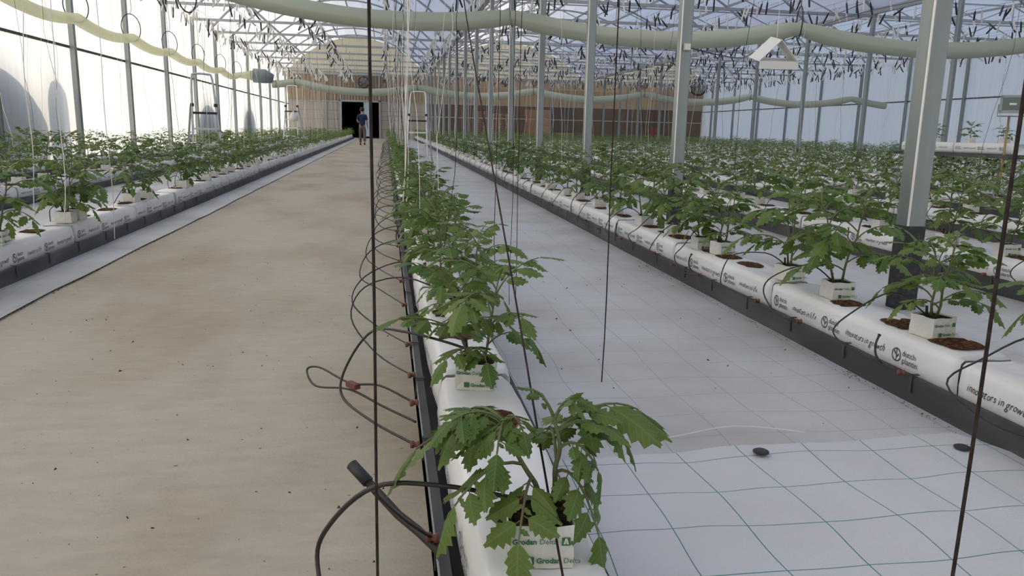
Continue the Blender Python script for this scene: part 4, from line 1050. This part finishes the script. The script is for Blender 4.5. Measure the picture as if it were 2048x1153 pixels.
for (key, X, y, nm) in pq:
    if not (key in ('C', 'L1') or key.startswith('R')) or (key == 'C' and y < 2.6): continue
    d = pix(X, y, .4)[2]; rr_ = random.Random(int(y * 1000) + int(X * 10)); z = bag_z(key, X, y)
    if d > (34 if key == 'C' else 26): continue
    P = row_path(key, X, y, z, rr_)
    if nd_ < 170:
        nd_ += 1; dcount[key] = dcount.get(key, 0) + 1
        o = drip(P, 'black looped drip line in the %s, %s from the camera' % (nm, nth(dcount[key])), 0.0036 if d < 6 else 0.0042, 5 if d < 8 else 3, d < 10, d < 8, 6 if d < 6 else 4)
        if d < 8 and rr_.random() < 0.45:
            s_ = rr_.uniform(-1, 1); b = MB(); b.tube(smooth_path([(0, 0, 0), (-.012, .03, .03), (-.006 + .01*s_, .04, .075), (.01, .06 + .02*s_, .11)], 3), [.005] * 9 + [.008], 6); q = b.build('spare_dripper', M['darkplastic'], o, True); q.location = (0, .12, 0)
    else: far_d.tube(smooth_path(P, 2), 0.005, 3, cap=False)
if far_d.v: tag(far_d.build('distant_drip_lines', M['tube']), 'tangle of thin black drip lines far down the rows', 'drip lines', kind='stuff')

# ------------------------------------------------------------------ crop wires, twine hooks and hanging twine
ZW = 4.62
for key, X, nm, ys in ROWS:
    for dx, w in ((-.25, 'left'), (.25, 'right')) + (((0, 'middle'),) if key == 'C' else ()):
        b = MB(); b.tube([(X + dx, Y0, ZW), (X + dx, YEND + 2, ZW)], 0.006, 4); tag(b.build('crop_wire', M['steelthin']), '%s one of the steel crop wires overhead above the %s' % (w, nm), 'wire', 'crop wires')
for X, w in ((-.022, 'edge of the path'), (.69, 'left side of the white walkway'), (1.2, 'middle of the white walkway')):
    b = MB(); b.tube([(X, Y0, ZW), (X, YEND + 2, ZW)], 0.004, 4); tag(b.build('crop_wire', M['steelthin']), 'thin steel crop wire overhead above the ' + w, 'wire', 'crop wires')
tw_w = mat('white_twine', (0.78, 0.76, 0.70), 0.8, rnd=0.1); tw_d = mat('dark_brown_twine', (0.022, 0.014, 0.012), 0.75, 0, .3, (30, (0.06, 0.04, 0.03), .45, .7))
sp_w = mat('white_twine_spool', (0.74, 0.72, 0.68), 0.7, rnd=0.12); sp_d = mat('shaded_twine_spool', (0.02, 0.022, 0.03), 0.5)  # the dark spool is the white one with shade put into its colour
def spool_mb():
    b = MB(); b.lathe([(.006, -.25), (.014, -.245), (.0165, -.20), (.0165, -.12), (.015, -.06), (.006, -.04), (.004, -.02)], 6); return b
def hookw_mb(): b = MB(); b.tube([(0, 0, -.04), (0, 0, -.01), (0.012, 0, .006), (0.02, 0, -.006)], .003, 4, cap=False); return b
smb = spool_mb(); spool_me = {'w': smb.mesh('twine_hook', sp_w), 'd': smb.mesh('twine_hook', sp_d)}; hk_mb = hookw_mb(); hk_me = hk_mb.mesh('hook', M['darkplastic'])
hooks = []
for key, X, nm, ys in ROWS:
    rr_ = random.Random(sum(map(ord, key)) * 11); y = 19.0
    while y < YEND:
        xh = X + rr_.choice((-.25, .25))
        if seen(xh, y, ZW - .1, 40): hooks.append((key, xh, y, nm))
        y += rr_.uniform(.20, .36)
hooks.sort(key=lambda a: pix(a[1], a[2], ZW)[2]); hc = {}; fw = MB(); fd = MB()
for i, (key, X, y, nm) in enumerate(hooks):
    kd = 'd' if R0.random() < (0.52 if key.startswith('R') and key not in ('R0',) else 0.3) else 'w'
    E_ = Euler((R0.gauss(0, .34), R0.gauss(0, .34), R0.uniform(0, 6.28))); loc = (X, y, ZW - .006)
    if i < 300:
        hc[key] = hc.get(key, 0) + 1
        o = obj('twine_hook', spool_me[kd], None, loc, 0, 1.55); o.rotation_euler = E_
        tag(o, '%s twine hook above the %s, %s from the camera' % ('white' if kd == 'w' else 'black', nm, nth(hc[key])), 'twine hook', 'twine hooks on the wires')
        obj('hook', hk_me, o)
    else:
        Mx = Matrix.Translation(loc) @ E_.to_matrix().to_4x4() @ Matrix.Scale(1.7, 4); (fw if kd == 'w' else fd).join(smb, Mx)
tag(fw.build('distant_white_hooks', sp_w), 'white twine hooks crowding the wires far away', 'twine hooks', kind='stuff')
tag(fd.build('distant_shaded_hooks', sp_d), 'twine hooks coloured as if in shade, crowding the wires far away', 'twine hooks', kind='stuff')
def twine(p, q, r, m, label, wav=0.012, n=14, sides=4):
    p = Vector(p); q = Vector(q); s = R0.uniform(0, 50); P = []
    for i in range(n + 1):
        t_ = i / n; w = wav * (1 if 0 < i < n else 0)
        P.append(p.lerp(q, t_) + Vector((w * mnoise.noise(Vector((t_ * 6, s, 0))), w * mnoise.noise(Vector((t_ * 6, s, 5))), 0)) - p)
    b = MB(); b.tube(P, r, sides); o = obj('hanging_twine', b.mesh('hanging_twine', m), None, p); return tag(o, label, 'twine', 'hanging twine')
twine((-.022, 1.25, ZW), (-.022, 1.25, .10), .0026, tw_d, 'thick dark twine hanging straight down over the path through the whole picture', .006, 30, 6)
twine((.28, 7.6, ZW), (.30, 1.21, .25), .0024, tw_d, 'dark twine slanting down to the nearest block at bottom centre', .01, 30, 6)
twine((1.2, 1.354, ZW), (1.2, 1.354, .03), .0042, tw_d, 'thickest dark twine hanging at the right edge of the picture', .006, 30, 6)
twine((.69, 2.36, ZW), (.69, 2.36, .22), .0022, tw_d, 'dark twine ending just above the walkway right of the nearest plant', .012, 30, 5)
twine((.69, 4.1, ZW), (.69, 4.1, .12), .0020, tw_d, 'thin dark twine over the walkway, left of a matching shorter one', .014, 30, 5)
twine((.69, 4.93, ZW), (.69, 4.93, .17), .0024, tw_d, 'thin dark twine ending above the walkway beside the row of plants', .014, 30, 5)
twine((.69, 4.31, ZW), (.69, 4.31, .04), .0018, tw_d, 'thin dark twine ending where the slanting twine crosses the walkway', .014, 30, 5)
tn = ('front', 'second', 'third', 'fourth', 'fifth', 'sixth', 'seventh', 'eighth')
for k, (yy, xx, zb, rd) in enumerate(((6.2, .12, .34, .0040), (7.0, .17, .30, .0034), (8.3, .16, .3, .0036), (9.4, .22, .35, .004))):
    twine((.28, yy, ZW), (xx, yy, zb), rd, tw_w, 'thick white twine over the row beside the path, %s of its cluster' % tn[k], .05, 26, 5)
for k, (yy, xx, zb, rd) in enumerate(((5.2, -2.42, .45, .003), (5.7, -2.36, .42, .003), (6.1, -2.33, .3, .0032), (6.95, -2.27, .06, .0036))):
    twine((-2.23, yy, ZW), (xx, yy, zb), rd, tw_w, 'white twine hanging over the front left row, %s at the left edge' % tn[k], .04, 26, 5)
tc_ = {}; ntw = 0; far_t = MB()
for (key, X, y, nm) in pq:
    rr_ = random.Random(int(y * 777) + int(X * 31)); d = pix(X, y, .4)[2]
    pr = {'C': .75, 'L1': .55, 'R0': .5, 'L2': .4, 'L3': .3, 'R1': .35}.get(key, .22)
    if y < 3.5 or rr_.random() > pr or d > 45: continue
    z = bag_z(key, X, y); zb = z + rr_.uniform(.1, .42); dk = rr_.random() < (.45 if key in ('C', 'L1', 'L2', 'L3') else .3)
    rad = 0.0013 + 0.00011 * d; m = tw_d if dk else tw_w; dx = rr_.gauss(0, .06); dyy = rr_.gauss(0, .12)
    if ntw < 200:
        ntw += 1; tc_[key] = tc_.get(key, 0) + 1
        twine((X + (.25 if dx > 0 else -.25), y + dyy, ZW), (X + dx, y, zb), rad, m, 'thin %s twine hanging over the %s, %s from the camera' % ('dark' if dk else 'white', nm, nth(tc_[key])), .07, 12, 3)
    else: far_t.tube([(X + (.25 if dx > 0 else -.25), y + dyy, ZW), (X + dx * .6, y + dyy * .5, 2.2), (X, y, zb)], rad, 3, cap=False)
if far_t.v: tag(far_t.build('distant_twine', tw_w), 'faint white twines hanging over the far rows', 'twine', kind='stuff')

# ------------------------------------------------------------------ raised bench at right
bx, by0, by1 = 10.33, 11.5, 14.5
e = empty('raised_bench', (bx, (by0 + by1) / 2, gz(13))); tag(e, 'raised grey rail on legs carrying two white bags at right', 'bench')
b = MB(); L_ = (by1 - by0) / 2; b.box(-.24, .24, -L_, L_, .70, .76); b.build('rail', M['gutter'], e)
for sy in (-L_ + .2, 0, L_ - .2):
    for sx in (-.225, .225):
        b = MB(); b.box(sx - .018, sx + .018, sy - .018, sy + .018, 0.0, .66); b.build('leg', M['steelthin'], e)
for k, yy in enumerate((12.22, 13.7)):
    o = obj('grow_bag', bag_hi[k], None, (bx, yy, gz(13) + .76)); tag(o, 'white grow bag raised on the bench at right, %s one' % ('nearer', 'farther')[k], 'grow bag')
    for nm_, me_ in print_me[k, -1]: obj(nm_, me_, o)
for k, yy in enumerate((11.9, 12.7, 13.6)):
    e = empty('tomato_plant', (bx, yy, gz(13) + .76 + BAGH - .006)); tag(e, 'small tomato plant on the raised bench at right, %s from the camera' % nth(k + 1), 'plant', 'tomato plants on the bench')
    blk = obj('grow_block', wool_me, e); obj('wrapper', wrap_me, blk); obj('substrate', top_me, blk); obj('stem', stem_hi[k + 2], e, None, k, .62); obj('foliage', fol_mid[k + 2], e, None, k, .62)

# ------------------------------------------------------------------ small things on the ground
for k, (x, yy, w) in enumerate(((1.189, 2.205, 'in the middle of the sheet edge'), (1.885, 2.165, 'beside the right gutter'), (.60, 2.17, 'half hidden behind the nearest plant'))):
    b = MB(); b.lathe([(.004, -.004), (.026, .0), (.026, .004), (.018, .008), (.002, .009)], 14); o = b.build('ground_pin', M['darkplastic'], loc=(x, yy, gz(yy) + .022))
    tag(o, 'black round ground pin ' + w, 'pin', 'ground pins'); h = MB(); h.tube([(0, 0, 0), (0, 0, -.06)], .003, 5); h.build('spike', M['darkplastic'], o)
b = MB(); b.tube(smooth_path([(.72, 2.335, .012), (.95, 2.37, .014), (1.15, 2.43, .016), (1.28, 2.41, .02), (1.42, 2.34, .022)], 5), .0016, 4)
tag(b.build('loose_thread', tw_w), 'loose white thread lying along the edge of the near ground sheet', 'thread')
def crumbs(name, n, fn, m, label, s0, s1):
    b = MB(); r = random.Random(3)
    for _ in range(n):
        x, yy, z = fn(r); s = r.uniform(s0, s1); vs_ = [(x + r.uniform(-s, s), yy + r.uniform(-s, s), z), (x + r.uniform(-s, s), yy + r.uniform(-s, s), z), (x + r.uniform(-s, s), yy + r.uniform(-s, s), z), (x, yy, z + s * .8)]
        b.add(vs_, [(0, 1, 3), (1, 2, 3), (2, 0, 3), (0, 2, 1)])
    tag(b.build(name, m), label, 'debris', kind='stuff')
crumbs('soil_crumbs', 70, lambda r: (lambda x, yy: (x, yy, gz(yy) + .018))(r.uniform(.5, .62) + abs(r.gauss(0, .03)), r.gauss(1.32, .09)), M['coir'], 'dark soil crumbs spilled on the sheet beside the nearest block', .002, .007)
crumbs('path_grit', 160, lambda r: (lambda x, yy: (x, yy, gz(yy)))(r.uniform(-1.95, .05), 1.5 + 7 * r.random() ** 1.5), M['moss'], 'small dark bits of grit scattered over the concrete path', .002, .008)
crumbs('fabric_litter', 90, lambda r: (lambda x, yy: (x, yy, gz(yy) + .004))(r.uniform(.6, 1.95), 2.4 + 8 * r.random() ** 1.3), M['moss'], 'dark specks of litter on the white walkway fabric', .002, .010)
crumbs('edge_dirt', 420, lambda r: (lambda yy: (-1.99 + r.gauss(0, .012), yy, gz(yy) + .004))(3.4 + 4.5 * r.random() ** 2), mat('dry_leaf_dirt', (.10, .07, .03), .9), 'dry dirt and leaf bits along the left edge of the path', .003, .010)
crumbs('gutter_edge_dirt', 300, lambda r: (lambda yy: (2.015 - abs(r.gauss(0, .02)), yy, gz(yy) + .004))(1.8 + 4 * r.random()), mat('dry_leaf_dirt_b', (.16, .12, .07), .9), 'dry dirt along the foot of the right gutter', .002, .007)

# ------------------------------------------------------------------ the person walking away
def skin(name, verts, edges, radii, m, parent=None, sub=2, root=0):
    me = bpy.data.meshes.new(name); bm = bmesh.new(); lay = bm.verts.layers.skin.verify(); vs_ = [bm.verts.new(v) for v in verts]
    for a_, b_ in edges: bm.edges.new((vs_[a_], vs_[b_]))
    for i, v in enumerate(vs_): v[lay].radius = (radii[i], radii[i]) if not isinstance(radii[i], tuple) else radii[i]; v[lay].use_root = (i == root)
    bm.to_mesh(me); bm.free()
    o = bpy.data.objects.new(name, me); COL.objects.link(o)
    o.modifiers.new('s', 'SKIN'); sm = o.modifiers.new('u', 'SUBSURF'); sm.levels = sub; sm.render_levels = sub
    dg = bpy.context.evaluated_depsgraph_get(); me2 = bpy.data.meshes.new_from_object(o.evaluated_get(dg)); bpy.data.objects.remove(o)
    me2.materials.clear(); me2.materials.append(m)
    for p in me2.polygons: p.use_smooth = True
    return obj(name, me2, parent)
skinm = mat('skin', (.42, .24, .17), .55); navy = mat('navy_polo', (.012, .022, .075), .8); grey = mat('grey_trousers', (.12, .11, .10), .85); hairm = mat('dark_hair', (.010, .009, .009), .7); shoe = mat('dark_shoe', (.03, .022, .018), .6)
pe = empty('person', (-1.17, 40.5, gz(40.5)), 0.0); pe.scale = (1.04, 1.04, 1.04)
tag(pe, 'person in navy polo shirt and grey trousers walking away towards the door', 'person')
# joints: x right, y ahead, z up; left arm bent in front, right arm hanging, right leg trailing
V = [(0, 0, .95), (0, .0, 1.10), (0, .01, 1.28), (0, .0, 1.42), (0, .01, 1.50), (0, .03, 1.60), (0, .035, 1.70),           # pelvis .. head
     (.17, 0, 1.40), (.22, -.03, 1.14), (.245, .03, .90), (.247, .045, .84),                                               # right arm
     (-.17, 0, 1.40), (-.235, -.04, 1.16), (-.20, .16, 1.08), (-.175, .23, 1.09),                                           # left arm
     (.095, 0, .90), (.10, -.05, .50), (.10, -.24, .13), (.10, -.16, .06),                                                  # right leg, trailing
     (-.095, 0, .90), (-.10, .10, .50), (-.10, .08, .09), (-.10, .20, .04)]                                                 # left leg
Ed = [(0,1),(1,2),(2,3),(3,4),(4,5),(5,6),(3,7),(7,8),(8,9),(9,10),(3,11),(11,12),(12,13),(13,14),(0,15),(15,16),(16,17),(17,18),(0,19),(19,20),(20,21),(21,22)]
Ra = [.13,.125,.14,.11,.052,.085,.075, .058,.043,.030,.032, .058,.043,.030,.032, .085,.060,.040,.035, .085,.060,.040,.035]
for (w, dx) in (((.247, .045, .84), 1), ((-.175, .23, 1.09), -1)):                                                            # five fingers on each hand
    base = 10 if dx == 1 else 14
    fd_ = Vector((0, .25, -1)).normalized() if dx == 1 else Vector((.55, .8, .1)).normalized(); sdv = Vector((0, 1, .25)).normalized() if dx == 1 else Vector((.1, -.1, 1)).normalized()
    for k, ln_ in enumerate((.075, .085, .08, .065)):
        o_ = Vector(w) + sdv * (k - 1.5) * .018; i0 = len(V); V += [tuple(o_ + fd_ * .035), tuple(o_ + fd_ * (.035 + ln_ * .55)), tuple(o_ + fd_ * (.03 + ln_) + Vector((-dx * .015, 0, 0)))]; Ra += [.0095, .009, .007]; Ed += [(base, i0), (i0, i0+1), (i0+1, i0+2)]
    o_ = Vector(w) - fd_ * .02 + sdv * .03; i0 = len(V); V += [tuple(o_ + sdv * .012), tuple(o_ + sdv * .03 + fd_ * .035)]; Ra += [.010, .008]; Ed += [(base, i0), (i0, i0+1)]
skin('body', V, Ed, Ra, skinm, pe)
Vs = [(0, 0, .87), (0, 0, 1.10), (0, .01, 1.28), (0, 0, 1.40), (0, .01, 1.46), (.165, 0, 1.40), (.20, -.02, 1.27), (.218, -.03, 1.18), (-.165, 0, 1.40), (-.205, -.025, 1.28), (-.23, -.035, 1.19)]
skin('polo_shirt', Vs, [(0,1),(1,2),(2,3),(3,4),(3,5),(5,6),(6,7),(3,8),(8,9),(9,10)], [.165,.152,.165,.13,.072,.078,.072,.07,.078,.072,.07], navy, pe)
Vt = [(0, 0, .98), (0, 0, .90), (.095, 0, .86), (.10, -.05, .50), (.10, -.22, .15), (-.095, 0, .86), (-.10, .10, .50), (-.10, .08, .11)]
skin('trousers', Vt, [(0,1),(1,2),(2,3),(3,4),(1,5),(5,6),(6,7)], [.145,.142,.105,.080,.062,.105,.080,.062], grey, pe)
for s, (hx, hy, hz_), (tx_, ty_, tz_) in (('r', (.10, -.27, .10), (.10, -.14, .025)), ('l', (-.10, .06, .045), (-.10, .25, .03))):
    skin('shoe', [(hx, hy, hz_), ((hx + tx_) / 2, (hy + ty_) / 2, (hz_ + tz_) / 2 + .01), (tx_, ty_, tz_)], [(0,1),(1,2)], [.045, .05, .036], shoe, pe)
b = MB(); b.lathe([(.005, -.10), (.075, -.09), (.102, -.02), (.098, .05), (.06, .095), (.004, .11)], 14); h = b.build('hair', hairm, pe, True); h.location = (0, .008, 1.70)
for s in (-1, 1):
    b = MB(); b.lathe([(.003, -.03), (.014, -.02), (.016, .0), (.012, .025), (.002, .032)], 8); q = b.build('ear', skinm, pe, True); q.location = (s * .092, .03, 1.65)
b = MB(); b.lathe([(.002, -.025), (.014, -.018), (.008, .02), (.002, .03)], 8); q = b.build('nose', skinm, pe, True); q.location = (0, .128, 1.64)
for s in (-1, 1):
    b = MB(); b.lathe([(.002, -.008), (.010, 0), (.002, .008)], 8); q = b.build('eye', hairm, pe, True); q.location = (s * .035, .112, 1.67)
